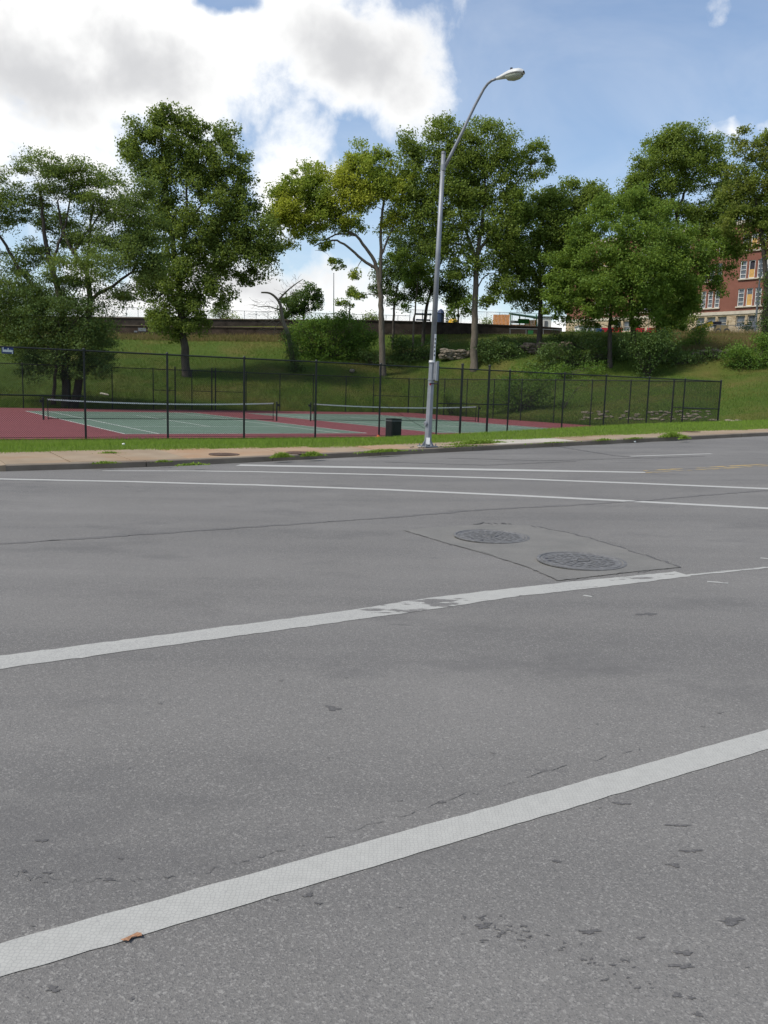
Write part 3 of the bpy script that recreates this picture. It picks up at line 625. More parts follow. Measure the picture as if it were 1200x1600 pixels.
    def shell(lo, hi, top_):
        V = []; n = 12
        for f_, w, hu, hd in prof:
            for k in range(n+1):
                an = math.pi*k/n; zz = (hu if top_ else -hd)*math.sin(an); V.append(end+d*Lh*f_+side*w*math.cos(an)+up*zz)
        m_ = n+1; F = [(i*m_+k, i*m_+k+1, (i+1)*m_+k+1, (i+1)*m_+k) for i in range(len(prof)-1) for k in range(n)]
        return MB().add(V, F)
    lum = shell(0, 1, True).build('luminaire', M['lamp_shell'], t, smooth=True)
    shell(0, 1, False).build('luminaire_door', M['lamp_shell'], lum, smooth=True)
    V = []; n = 12; lens = [(.36, .085, .02), (.42, .12, .075), (.6, .145, .105), (.78, .14, .095), (.9, .10, .06), (.95, .05, .03)]
    for f_, w, hd in lens:
        for k in range(n+1): an = math.pi*k/n; V.append(end+d*Lh*f_+side*w*math.cos(an)+up*(-.03-hd*math.sin(an)))
    F = [(i*(n+1)+k, i*(n+1)+k+1, (i+1)*(n+1)+k+1, (i+1)*(n+1)+k) for i in range(len(lens)-1) for k in range(n)]
    q_ = NT('lamp_lens', .25, .5); q_.color((.34, .37, .30)); MB().add(V, F).build('lens', q_.m, lum, smooth=True)
    MB().tube([end+d*Lh*.52+up*.10, end+d*Lh*.52+up*.16], [.035, .03], 10).build('photocell', M['ink'], lum)
    return B0
LAMP = lamp_post()
# loose stones round the lamp foot
for k in range(22):
    an = RNG.uniform(0, 6.28); r = RNG.uniform(.16, .42); c = LAMP+np.array([*(EU*r*1.3*math.cos(an)+EN*r*.6*math.sin(an)), .015]); s = RNG.uniform(.018, .045)
    bm = bmesh.new(); bmesh.ops.create_icosphere(bm, subdivisions=1, radius=s)
    for v in bm.verts: v.co *= RNG.uniform(.7, 1.2); v.co.z *= .6
    me = bpy.data.meshes.new('stone'); bm.to_mesh(me); bm.free(); me.materials.append(M['kerb' if k % 3 else 'walk_pale']); o = bpy.data.objects.new('stone', me); COL.objects.link(o); o.location = c.tolist()
    tag(o, 'small loose grey stone lying at the foot of the street lamp', 'stone', 'loose stones at the lamp foot')

def bin_():
    u0, v0 = 18.72, FENCE_V-.62; B0 = P3(u0, v0, float(z_verge(u0, v0))+.0); t = empty('trash_can', B0, 'black square slatted trash can with notched rim by the court fence', 'trash can')
    ax = [(*EU, 0), (*EN, 0), (0, 0, 1)]; W, H = .47, .84
    c = lambda a, b, z: B0+np.array([*(EU*a+EN*b), z])
    MB().box(c(0, 0, .40), (W-.08, W-.08, .74), ax).build('liner', M['ink'], t)
    for f_ in range(4):
        an = f_*math.pi/2; du = np.array([math.cos(an), math.sin(an)]); dv = np.array([-math.sin(an), math.cos(an)])
        a3 = [tuple([*(EU*du[0]+EN*du[1]), 0]), tuple([*(EU*dv[0]+EN*dv[1]), 0]), (0, 0, 1)]
        for k in range(7):
            s = -W/2+W*(k+.5)/7; q = du*s+dv*(-W/2); MB().box(c(q[0], q[1], .38), (W/7-.018, .03, .72), a3).build('slat', M['black'], t)
        q = dv*(-W/2-.01); MB().box(c(q[0], q[1], .735), (W+.02, .035, .022), a3).build('band', M['galv_dark'], t)
        for k in range(4):
            s = -W/2+W*(k+.5)/4; q = du*s+dv*(-W/2); MB().tube([c(*(q-dv*.015), .775), c(*(q+dv*.02), .775)], .058, 10).build('rim_lobe', M['black'], t)
        q = dv*(-W/2+.01); MB().box(c(q[0], q[1], .80), (W, .04, .05), a3).build('rim', M['black'], t)
bin_()
def on_verge(x, y): u, v = hit_uv(x, y, z_verge); return P3(u, v, z_verge(u, v))
def on_walk(x, y): u, v = hit_uv(x, y, z_walk); return P3(u, v, z_walk(u, v))
# orange marker disc at a fence post
q = P3(18.2, FENCE_V-.25, float(z_verge(18.2, FENCE_V-.25))); tag(MB().lathe(q, [(.12, 0), (.12, .02), (.07, .06), (.045, .11), (.02, .12)], 16).build('marker_cone', M['orange'], origin=q), 'small orange marker cone at the foot of a fence post', 'marker cone')
# blue sign on the fence
def sign():
    c0 = P3(3.37+.05, FENCE_V-.07, 0); z1, z0 = px(3, 542, c0[1])[2], px(3, 549, c0[1])[2]
    ul = xy2uv(*px(2, 545, P3(3.0, FENCE_V, 0)[1])[:2])[0]; ur = ul+.46
    d = ray(2, 545); k = FENCE_V/(d[0]*EN[0]+d[1]*EN[1]); ul = xy2uv(d[0]*k, d[1]*k)[0]; d = ray(20.5, 546); k = FENCE_V/(d[0]*EN[0]+d[1]*EN[1]); ur = xy2uv(d[0]*k, d[1]*k)[0]
    uc = (ul+ur)/2; W = ur-ul; zc = (z0+z1)/2-.03; H = .20; ax = [(*EU, 0), (*EN, 0), (0, 0, 1)]
    B0 = P3(uc, FENCE_V-.06, zc-H/2); t = empty('fence_sign', B0, 'small dark blue sign with white lettering hung under the fence top rail', 'sign')
    MB().box(P3(uc, FENCE_V-.06, zc), (W, .012, H), ax).build('panel', simple('sign_blue', (.03, .05, .16), .5), t)
    hs = [.15, .075, .08, .075, .08, .13, .075, .08, .075, .12]
    for i, h_ in enumerate(hs):
        dz = -.03 if i == 9 else (h_-.075)/2
        MB().box(P3(ul+W*(.08+.86*(i+.5)/10), FENCE_V-.069, zc-.012+dz), (W*.066, .006, h_), ax).build('letter', M['white'], t)
sign()
# small litter and a dry leaf
def leaf_on_road():
    P = [(189, 1470), (194, 1475), (198, 1473), (201, 1474.5), (206, 1469), (214, 1466), (222, 1467), (221, 1461), (214, 1461.5), (207, 1465), (199, 1469), (193, 1472)]
    m = MB(); V = []
    for i, (x, y) in enumerate(P):
        u, v = R(x, y); X, Y = uv2xy(u, v); V.append((float(X), float(Y), float(z_road(u, v))+.004+.006*abs(math.sin(i*1.3))))
    n = len(V); V += [(a, b, c+.0015) for a, b, c in V]
    m.add(V, [tuple(reversed(range(n))), tuple(range(n, 2*n))]+[(i, (i+1) % n, n+(i+1) % n, n+i) for i in range(n)])
    tag(m.build('dry_leaf', simple('dry_leaf', (.30, .165, .095), .8, .35, 60), origin=V[0]), 'curled brown dry leaf lying against the white lane line', 'leaf')
leaf_on_road()
def lump(name, c, s, mat, label, cat, group=None, parent=None, flat=.55, sub=2, ampl=.35):
    bm = bmesh.new(); bmesh.ops.create_icosphere(bm, subdivisions=sub, radius=1); o3 = RNG.uniform(0, 50, 3)
    for v in bm.verts:
        k = 1+ampl*mnoise.noise(Vector(v.co)*1.3+Vector(o3)); q = v.co*k; q = Vector([math.copysign(abs(a)**.75, a) for a in q]); v.co = Vector((q.x*s[0], q.y*s[1], q.z*s[2]))
    me = bpy.data.meshes.new(name); bm.to_mesh(me); bm.free(); me.materials.append(mat); o = bpy.data.objects.new(name, me); COL.objects.link(o)
    if parent: o.parent = parent; o.location = (np.array(c)-loc_of(parent)).tolist()
    else: o.location = [float(q) for q in c]; tag(o, label, cat, group)
    o.rotation_euler = (0, 0, RNG.uniform(0, 6)); return o
ul, vl = R(991, 691.5); q = P3(ul, vl, float(z_road(ul, vl))+.03); lump('litter', q, (.09, .05, .03), M['white'], 'white crumpled paper litter lying against the kerb', 'litter')
q = on_verge(193, 696); lump('litter', q+[0, 0, .03], (.05, .04, .03), M['white'], 'small white scrap of litter in the green verge', 'litter')
h_ = hit_hill(163, 617); lump('litter', h_+[0, 0, .06], (.55, .12, .09), M['walk_pale'], 'long pale piece of debris lying on the grass behind the far fence', 'debris').rotation_euler = (0, .12, -.5)
h_ = hit_hill(550, 581); lump('hill_rock', h_+[0, 0, .08], (.55, .3, .22), M['rock'], 'pale flat rock lying in the hillside grass near the yellowing tree trunk', 'rock')
print('part 2 ok')

# ================================================================== TREES
def leaf_quads(C, size, up=.35, aspect=.6, droop=None):
    n = len(C); nr = RNG.normal(0, 1, (n, 3)); nr[:, 2] = np.abs(nr[:, 2])*(.6+up)+up*.4; nr /= np.linalg.norm(nr, axis=1)[:, None]
    tg = RNG.normal(0, 1, (n, 3))
    if droop is not None: tg[:, 2] -= droop
    tg -= nr*(tg*nr).sum(1)[:, None]; tg /= np.linalg.norm(tg, axis=1)[:, None]+1e-9; bt = np.cross(nr, tg)
    L_ = (size*RNG.uniform(.65, 1.35, n))[:, None]; Wd = L_*aspect
    V = np.empty((n, 4, 3)); V[:, 0] = C-tg*L_*.5; V[:, 1] = C+bt*Wd*.5+tg*L_*.05+nr*L_*.06; V[:, 2] = C+tg*L_*.5; V[:, 3] = C-bt*Wd*.5+tg*L_*.05+nr*L_*.06
    return V.reshape(-1, 3)
def leaf_mesh(name, C, size, mat, parent, **k):
    V = leaf_quads(C, size, **k); F = np.arange(len(V)).reshape(-1, 4); return kind(big_mesh(name, V, F, mat, parent, tint=RNG.random(len(F))), 'stuff')
def smooth_path(P, sub=4):
    P = np.array(P, float); n = len(P)
    if n < 3: return np.array([P[0]+(P[-1]-P[0])*t for t in np.linspace(0, 1, sub+1)])
    out = []
    for i in range(n-1):
        p0, p1, p2, p3 = P[max(i-1, 0)], P[i], P[i+1], P[min(i+2, n-1)]
        for t in np.linspace(0, 1, sub, endpoint=False): out.append(.5*((2*p1)+(-p0+p2)*t+(2*p0-5*p1+4*p2-p3)*t*t+(-p0+3*p1-3*p2+p3)*t**3))
    return np.array(out+[P[-1]])
def tree(name, label, cat, base, stems, blobs, leaf, bark, size=.22, dens=95, spread=.42, cl=46, flat=.7, fill=1., grow=1.1, depth=None, seed=1, group=None, thick=1.0, droop=None, aspect=.6, bare=0, minr=.012, up=.35):
    """base: trunk foot (world). stems: list of (points px, r0, r1) at the tree's own distance, each point (x, y[, metres nearer(-)/farther(+)]).
    blobs: (x, y, rx, ry[, depth offset m]) foliage masses in photo pixels, turned into ellipsoids of real size at the tree's distance."""
    global RNG
    dens *= 3.1*fill; cl = int(cl*3.0); size *= .98; spread *= 1.12; blobs = [(q[0], q[1], q[2]*grow, q[3]*grow, *q[4:]) for q in blobs]
    RNG = np.random.default_rng(seed*101+5); Y = depth or base[1]; mpp = Y/FPX
    t = empty(name, base, label, cat, group)
    nodes = []; par = []; rad0 = []; wood = MB()
    for pts, r0, r1 in stems:
        P = np.array([px(p[0], p[1], Y+(p[2] if len(p) > 2 else 0)) for p in pts]); 
        if np.linalg.norm(P[0]-base) < 2.5: P[0] = [P[0][0], P[0][1], P[0][2]-.3]
        S = smooth_path(P, 4); S[1:-1] += RNG.normal(0, .03, S[1:-1].shape); rr_ = np.linspace(r0, r1, len(S))**1.0
        if pts is stems[0][0]: rr_[0] *= 1.5; rr_[1] *= 1.12
        wood.tube(S, rr_, 9); nodes += list(S[len(S)//4:]); rad0 += list(rr_[len(S)//4:])
    cent = []; nl = []; cr = []
    for b in blobs:
        c = px(b[0], b[1], Y+(b[4] if len(b) > 4 else 0)); rx, ry = b[2]*mpp, b[3]*mpp; rd = .5*(rx+ry)*1.05
        k = max(3, int(dens*math.pi*rx*ry/cl)); d = RNG.normal(0, 1, (k, 3)); d /= np.linalg.norm(d, axis=1)[:, None]; r = RNG.random(k)**.42
        q = d*r[:, None]*np.array([rx, rd, ry])*.92; cent.append(c+q); cr += [min(1., .5+min(rx, ry)/4)]*k
    cent = np.concatenate(cent); cr = np.array(cr); nn = len(cent)
    # leaves: flattened sprays round each centre
    cnt = np.maximum(6, RNG.normal(cl, cl*.35, nn)).astype(int); idx = np.repeat(np.arange(nn), cnt); m = len(idx)
    off = np.clip(RNG.normal(0, 1, (m, 3)), -1.7, 1.7)*np.array([1, 1, flat])*spread*cr[idx][:, None]*RNG.uniform(.6, 1.35, nn)[idx][:, None]
    C = cent[idx]+off
    crown = leaf_mesh('crown', C, size, M[leaf], t, droop=droop, aspect=aspect, up=up)
    # branches: grow every spray onto the nearest wood
    nodes = np.array(nodes); rads = list(rad0); order = np.argsort(((cent[:, None]-nodes[None])**2).sum(2).min(1)); N_ = nodes; hops = np.zeros(len(nodes))
    for i in order:
        if bare and RNG.random() > .75: continue
        p = cent[i]; d = np.linalg.norm(N_-p, axis=1); pen = d*(1+.55*np.clip((N_[:, 2]-p[2])/(d+.1), 0, 1))+hops*.12
        j = int(np.argmin(pen)); a_ = N_[j]; L_ = np.linalg.norm(p-a_)
        if L_ < .25: continue
        k = max(2, int(L_/.9)+1); tt_ = np.linspace(0, 1, k+1)[:, None]; S = a_+(p-a_)*tt_; S[:, 2] += .10*L_*np.sin(tt_[:, 0]*math.pi); S[1:-1] += RNG.normal(0, .05*min(1, L_), S[1:-1].shape)
        r0 = min(rads[j]*.62, (.012+.020*L_)*thick); r0 = max(r0, minr)
        rr_ = np.linspace(r0, max(minr*.7, r0*.4), k+1); wood.tube(S, rr_, 5 if r0 > .03 else 4, False)
        N_ = np.concatenate([N_, S[1:]]); rads += list(rr_[1:]); hops = np.concatenate([hops, hops[j]+np.arange(1, k+1)*.5])
    wood.build('trunk', M[bark], t, smooth=True)
    return t
def foot(x, y): return hit_hill(x, y)
G = 'trees on the hillside'
b = foot(107, 637)
tree('locust_tree', 'twin-stemmed feathery tree standing right behind the far court fence', 'tree', b,
     [([(103, 640), (103, 585), (101, 530), (95, 470), (80, 415), (70, 370), (66, 325), (60, 285)], .34, .06), ([(113, 640), (122, 600), (130, 555), (138, 500), (140, 460), (135, 425), (115, 395), (98, 360), (90, 315)], .32, .06),
      ([(139, 470), (160, 455), (180, 445), (205, 425), (225, 395)], .15, .05), ([(136, 440), (137, 400), (140, 360), (145, 320)], .14, .05), ([(98, 490), (60, 455), (30, 420), (10, 385), (-10, 350, -1)], .20, .07), ([(115, 395), (130, 370), (150, 345), (165, 315)], .10, .04), ([(80, 415), (92, 380), (105, 340), (112, 290)], .11, .04)],
     [(68, 260, 44, 22), (122, 268, 34, 22), (95, 285, 45, 22), (0, 292, 26, 28), (50, 305, 30, 18), (-40, 330, 50, 45), (128, 310, 30, 25), (180, 320, 40, 36), (215, 345, 36, 45), (190, 375, 45, 40), (215, 410, 38, 35), (155, 415, 40, 28, -2), (12, 430, 40, 38), (62, 392, 32, 22), (100, 420, 30, 22, -2), (-10, 480, 50, 60),
      (190, 460, 25, 25), (240, 380, 20, 40), (30, 330, 30, 22), (75, 345, 35, 25, 2), (105, 365, 32, 25, 2), (150, 380, 34, 26), (165, 285, 24, 18), (225, 300, 22, 28), (235, 430, 22, 26), (70, 470, 40, 40, 3), (130, 530, 50, 50, 3), (50, 540, 40, 50, 4)],
     'leaf_locust', 'bark', .18, 105, .46, 48, .45, fill=1.3, seed=1, thick=1.3, aspect=.42, group=G)
b2 = foot(84, 630); tree('drooping_tree', 'low dark tree with drooping branches in front of the twin-stemmed feathery tree', 'tree', b2,
     [([(84, 632), (86, 590), (90, 540), (95, 490), (100, 450)], .14, .04), ([(90, 540), (120, 500), (150, 480)], .06, .02), ([(88, 560), (60, 520), (35, 490)], .06, .02)],
     [(100, 465, 62, 30, 0), (70, 505, 42, 40), (140, 500, 40, 42), (105, 540, 62, 36), (158, 545, 20, 36, 1), (60, 560, 22, 26, 1), (20, 500, 35, 35), (100, 578, 44, 18), (45, 585, 14, 18), (160, 585, 16, 14), (40, 470, 30, 25), (75, 440, 30, 14), (130, 445, 25, 14)], 'leaf_dark', 'bark', .17, 100, .42, 46, .5, fill=1.2, depth=b[1]-1.2, seed=31, droop=.8, aspect=.42, group=G)
b = foot(292, 588)
tree('cottonwood_tree', 'tallest upright tree with dark glossy crown between the feathery tree and the dead snag', 'tree', b,
     [([(292, 590), (288, 545), (283, 500), (279, 440), (272, 390), (264, 340), (257, 290), (252, 240), (254, 195)], .42, .06), ([(281, 455), (286, 400), (290, 350), (292, 300), (291, 250)], .2, .06), ([(280, 480), (262, 455), (240, 470), (215, 468), (195, 455)], .11, .03), ([(290, 350), (320, 310), (335, 260)], .12, .04), ([(283, 430), (320, 400), (360, 370), (390, 350)], .15, .04), ([(284, 500), (310, 470), (330, 440), (345, 420)], .1, .03)],
     [(250, 178, 24, 20), (280, 180, 20, 16), (222, 205, 22, 22), (262, 215, 34, 26), (198, 235, 20, 22), (230, 245, 40, 28), (285, 240, 30, 34), (312, 205, 18, 18), (345, 210, 24, 22), (335, 245, 36, 28), (372, 250, 20, 18), (365, 285, 26, 26), (310, 285, 40, 34), (250, 290, 40, 34), (385, 320, 22, 22), (345, 335, 45, 40), (395, 360, 36, 38), (300, 350, 45, 40), (255, 345, 34, 34), (410, 400, 26, 34), (360, 395, 40, 34), (310, 410, 45, 36), (265, 410, 34, 34), (385, 435, 20, 14), (335, 455, 34, 22), (425, 385, 14, 22), (275, 462, 42, 28), (240, 440, 25, 25), (305, 492, 24, 30), (262, 500, 28, 26), (285, 520, 26, 14), (245, 480, 20, 18)],
     'leaf_cotton', 'bark', .23, 92, .40, 46, .8, seed=2, thick=1.2, group=G)
b = foot(598, 586)
tree('yellowing_tree', 'spreading tree turning yellow-green with arching limbs over the big bush', 'tree', b,
     [([(598, 588), (597, 545), (596, 500), (595, 470), (593, 445), (588, 415), (577, 395), (557, 368), (535, 360)], .36, .10), ([(594, 450), (595, 400), (595, 350), (600, 308), (590, 285), (582, 265)], .20, .05), ([(590, 420), (572, 410), (548, 390), (527, 376), (508, 378), (490, 385)], .17, .05), ([(557, 368), (530, 366), (502, 376), (480, 372)], .11, .03), ([(595, 400), (612, 360), (625, 320), (630, 290)], .12, .04), ([(545, 364), (520, 335), (500, 315)], .1, .03), ([(510, 390), (500, 392), (492, 391)], .04, .01)],
     [(490, 268, 26, 16), (462, 285, 26, 16), (440, 305, 20, 18), (500, 300, 34, 22), (462, 328, 36, 22), (437, 350, 16, 18), (505, 335, 36, 22), (480, 358, 36, 16), (540, 345, 32, 18), (450, 382, 16, 10), (500, 378, 20, 9), (556, 242, 20, 16), (592, 245, 28, 18), (575, 268, 34, 22), (545, 290, 22, 22), (600, 290, 30, 26), (620, 320, 22, 24), (560, 318, 24, 18), (635, 280, 16, 30), (525, 415, 16, 9), (550, 432, 8, 10), (556, 460, 14, 8), (610, 350, 18, 18), (470, 300, 30, 22), (445, 330, 22, 24), (520, 310, 32, 26), (490, 340, 30, 18), (530, 275, 18, 14), (585, 300, 30, 26), (550, 265, 20, 18)],
     'leaf_yellow', 'bark_grey', .22, 80, .40, 42, .7, fill=1.15, seed=3, thick=1.2, group=G)
b = foot(741, 577)
tree('tall_tree', 'tall straight-trunked tree with rounded green crown behind the lamp post', 'tree', b,
     [([(741, 580), (741, 540), (742, 500), (743, 450), (745, 410), (749, 375), (756, 330), (758, 285), (755, 245)], .42, .07), ([(745, 412), (735, 380), (722, 345), (710, 300), (700, 255)], .2, .06), ([(748, 395), (768, 360), (790, 315), (815, 275), (835, 255)], .18, .05), ([(743, 455), (760, 430), (785, 425)], .08, .03), ([(735, 385), (700, 380), (670, 375)], .1, .04)],
     [(688, 205, 34, 17), (652, 225, 28, 20), (720, 225, 28, 24), (640, 255, 24, 22), (757, 210, 28, 18), (785, 215, 24, 20), (690, 250, 40, 26), (745, 255, 36, 26), (795, 250, 24, 22), (832, 238, 24, 16), (852, 260, 14, 20), (825, 270, 20, 12), (648, 295, 26, 28), (695, 300, 40, 32), (760, 300, 40, 30), (800, 330, 26, 26), (660, 345, 30, 30), (720, 350, 40, 34), (775, 360, 36, 34), (815, 345, 20, 22), (690, 385, 30, 26), (735, 400, 30, 26), (790, 405, 30, 26), (815, 400, 18, 22), (735, 300, 40, 30), (715, 270, 40, 26), (770, 245, 30, 22), (800, 290, 26, 24), (670, 320, 34, 30), (785, 445, 26, 18), (762, 465, 20, 14), (800, 462, 18, 12), (715, 425, 18, 20)],
     'leaf_tall', 'bark_grey', .23, 82, .42, 44, .72, seed=4, thick=1.2, group=G)
b = foot(614, 545)
tree('slender_tree', 'slim dark tree with small crown right beside the yellowing tree trunk', 'tree', b, [([(614, 547), (615, 500), (617, 470), (624, 440), (634, 412)], .17, .05), ([(617, 470), (608, 445), (603, 425)], .07, .03)],
     [(606, 435, 22, 22), (634, 428, 24, 22), (614, 465, 20, 14), (645, 455, 18, 16), (590, 455, 12, 12), (620, 400, 24, 20)], 'leaf_dark', 'bark', .21, 85, .4, 42, seed=5, group=G)
b = foot(662, 540)
tree('slender_tree', 'slanting dark-trunked tree between two slim trunks above the shrubs', 'tree', b, [([(660, 542), (663, 505), (669, 470), (680, 435), (692, 400), (702, 360)], .23, .06), ([(675, 450), (660, 420), (645, 395)], .09, .03)],
     [(660, 400, 32, 26), (635, 375, 26, 22), (690, 440, 26, 22), (700, 465, 18, 16), (675, 375, 28, 24), (650, 440, 22, 20), (715, 450, 16, 20)], 'leaf_dark', 'bark', .22, 85, .42, 42, seed=6, group=G)
b = foot(644, 562)
tree('slender_tree', 'thin pale-trunked young tree with light green leaves among the shrubs', 'tree', b, [([(644, 564), (646, 520), (649, 480), (653, 440), (657, 412)], .13, .04)],
     [(655, 412, 24, 16), (640, 432, 22, 14), (670, 430, 16, 14), (628, 398, 18, 12), (662, 470, 10, 8), (632, 478, 12, 10)], 'leaf_maple', 'bark_grey', .2, 80, .38, 40, seed=7, group=G)
b = foot(843, 548)
tree('round_tree', 'dense tree in front of the white shed between the tall tree and the broad maple', 'tree', b, [([(842, 550), (844, 510), (845, 470), (843, 425), (843, 375), (848, 330)], .32, .06), ([(844, 430), (865, 395), (885, 360)], .12, .04), ([(844, 440), (822, 405), (808, 370)], .12, .04)],
     [(848, 318, 36, 24), (885, 305, 32, 22), (918, 298, 26, 16), (815, 345, 28, 26), (855, 355, 38, 30), (895, 345, 34, 28), (795, 385, 22, 26), (830, 395, 36, 32), (872, 400, 36, 34), (810, 430, 28, 26), (845, 445, 34, 26), (882, 445, 26, 26), (822, 468, 26, 16), (800, 460, 16, 12), (858, 472, 24, 14), (940, 310, 20, 16), (905, 325, 28, 18), (868, 330, 26, 20), (885, 375, 30, 26), (905, 400, 28, 28, 2), (880, 480, 18, 10)],
     'leaf_tall', 'bark', .23, 92, .42, 46, .72, seed=8, group=G)
b = foot(953, 572)
tree('maple_tree', 'broad bright green maple with low crown hiding the school building', 'tree', b,
     [([(953, 574), (953, 540), (954, 500), (957, 460), (962, 420)], .26, .08), ([(992, 540, 2), (988, 510, 2), (986, 470, 2), (982, 430, 1), (975, 395)], .32, .08), ([(982, 440, 1), (1000, 410), (1015, 375)], .14, .04), ([(1030, 530, 3), (1026, 490, 3), (1030, 450, 2), (1045, 415, 1)], .22, .06), ([(957, 460), (935, 440), (915, 425)], .12, .04)],
     [(985, 315, 30, 20), (955, 332, 32, 22), (1020, 335, 30, 22), (925, 360, 30, 24), (970, 360, 36, 26, -2), (1010, 370, 36, 28, -2), (1050, 370, 34, 26), (895, 400, 28, 24), (935, 400, 36, 28, -2), (985, 405, 40, 30, -3), (1035, 410, 38, 30, -2), (1080, 395, 34, 26), (1120, 385, 28, 26), (1142, 392, 14, 16), (880, 440, 24, 22), (915, 445, 34, 26, -2), (960, 450, 38, 28, -3), (1010, 450, 38, 28, -3), (1060, 440, 36, 28, -1), (1105, 425, 26, 22), (885, 478, 22, 16), (920, 485, 30, 18, -2), (960, 488, 30, 14, -2), (1005, 488, 30, 18, -2), (1050, 480, 32, 22, 0), (1085, 465, 22, 24), (1120, 445, 14, 24), (1060, 505, 20, 12), (905, 375, 26, 20), (1000, 440, 60, 50, 3), (1060, 420, 50, 50, 3), (940, 440, 50, 50, 3), (868, 440, 16, 12), (858, 462, 12, 9), (1150, 402, 12, 10), (1138, 425, 12, 12), (1128, 368, 18, 12), (935, 318, 18, 12), (1005, 300, 18, 12), (862, 405, 14, 10), (915, 506, 24, 8), (955, 508, 24, 7), (990, 508, 20, 7), (1030, 508, 24, 8), (872, 462, 24, 18), (866, 485, 18, 10), (890, 420, 28, 22, 2), (905, 465, 26, 22, 2), (880, 495, 20, 8)],
     'leaf_maple', 'bark', .22, 92, .42, 48, .72, grow=1.0, seed=9, group=G)
b = foot(1046, 530)
tree('back_tree', 'dark tall tree whose top rises above the broad maple', 'tree', np.array([*px(1052, 528, 99)[:2], float(z_hill(px(1052, 528, 99)[0], 99.))]),
     [([(1046, 530), (1046, 480), (1050, 430), (1056, 380), (1058, 340), (1066, 310), (1078, 285), (1092, 262)], .36, .07), ([(1058, 340), (1050, 305), (1040, 270), (1040, 240)], .16, .05), ([(1078, 290), (1105, 290), (1120, 285)], .08, .03)],
     [(1035, 225, 28, 20), (1070, 212, 30, 18), (1100, 230, 28, 20), (1015, 255, 28, 20), (1055, 250, 36, 26), (1095, 260, 32, 24), (1130, 262, 14, 12), (995, 285, 22, 18), (1030, 290, 34, 22), (1080, 285, 20, 16), (1120, 295, 16, 14), (985, 305, 20, 12), (1010, 315, 24, 14), (1100, 335, 26, 16), (1125, 350, 24, 22), (1095, 365, 26, 20), (1055, 500, 30, 24), (1050, 470, 36, 24), (1035, 322, 30, 18), (1000, 335, 26, 16), (1075, 335, 24, 18), (1020, 350, 30, 18), (1145, 320, 18, 16), (1120, 325, 22, 18), (975, 320, 22, 14), (1140, 285, 14, 12)],
     'leaf_tall', 'bark', .24, 95, .45, 46, .72, depth=99, seed=10, group=G)
b = foot(1198, 560)
tree('ivy_trunk_tree', 'loose-crowned tree with rusting leaves and ivy-clad trunk before the brick building', 'tree', b,
     [([(1196, 562), (1196, 520), (1197, 470), (1196, 420), (1190, 370), (1182, 320), (1172, 280), (1162, 255)], .33, .06), ([(1190, 365), (1205, 320), (1215, 270)], .14, .05), ([(1178, 300), (1160, 285), (1148, 275)], .06, .02)],
     [(1158, 212, 16, 9), (1190, 215, 22, 12), (1165, 235, 22, 14), (1200, 245, 24, 20), (1150, 268, 18, 14), (1185, 275, 26, 18), (1215, 290, 25, 30), (1160, 305, 22, 18), (1190, 320, 26, 22), (1150, 335, 20, 16), (1178, 352, 24, 16), (1158, 372, 20, 12), (1205, 370, 24, 26), (1180, 388, 18, 8), (1225, 240, 20, 30), (1140, 300, 14, 14), (1172, 335, 26, 18), (1145, 355, 18, 12), (1190, 345, 22, 18), (1165, 285, 26, 20), (1205, 310, 26, 26)],
     'leaf_rust', 'bark', .22, 80, .42, 42, .72, seed=11, group=G)
RNG = np.random.default_rng(77)
def shrub(name, label, blobs, leaf, Y, size=.17, dens=150, cat='shrub', group='shrubs on the hillside', flat=.8, spread=.3, seed=1, aspect=.6):
    global RNG
    dens *= 1.8; RNG = np.random.default_rng(seed*31+9); base = px(blobs[0][0], blobs[0][1]+blobs[0][3], Y); base[2] = float(z_hill(base[0], base[1])) if base[1] > hill_base(base[0]/base[1]) else base[2]
    t = empty(name, base, label, cat, group); mpp = Y/FPX; cent = []; w = MB()
    for b in blobs:
        c = px(b[0], b[1], Y+(b[4] if len(b) > 4 else 0)); rx, ry = b[2]*mpp, b[3]*mpp; k = max(4, int(dens*math.pi*rx*ry/30)); d = RNG.normal(0, 1, (k, 3)); d /= np.linalg.norm(d, axis=1)[:, None]
        q = c+d*(RNG.random(k)**.45)[:, None]*np.array([rx, .5*(rx+ry), ry])*.95; cent.append(q)
        for p in q[::3]:
            mid = (p+base)/2+RNG.normal(0, .1, 3); w.tube([base+RNG.normal(0, .08, 3)*[1, 1, 0], mid, p], [.03, .02, .008], 4, False)
    cent = np.concatenate(cent); idx = np.repeat(np.arange(len(cent)), 30); C = cent[idx]+RNG.normal(0, spread, (len(idx), 3))*[1, 1, flat]
    g = z_hill(C[:, 0], C[:, 1]); C[:, 2] = np.maximum(C[:, 2], np.where(C[:, 1] < WALL_Y-1, g+.05, C[:, 2]))
    leaf_mesh('foliage', C, size, M[leaf], t, aspect=aspect); w.build('stems', M['bark'], t); return t
def sY(x, y): return float(foot(x, y)[1])
shrub('big_bush', 'large rounded leafy green bush below the retaining wall beside the dead snag', [(512, 560, 55, 16), (480, 520, 34, 26), (525, 508, 40, 20), (560, 525, 28, 24), (510, 540, 46, 20), (455, 535, 14, 22), (545, 540, 34, 18), (500, 505, 20, 12), (538, 497, 12, 8), (580, 530, 12, 14)], 'leaf_bush', sY(510, 565)+1.5, .19, 150, seed=1)
shrub('dark_bush', 'dark low shrub mass at the feet of the slender trees', [(640, 560, 34, 14), (625, 540, 26, 18), (665, 550, 24, 18), (690, 545, 14, 16)], 'leaf_dark', sY(645, 572)+1.5, .18, 140, seed=2)
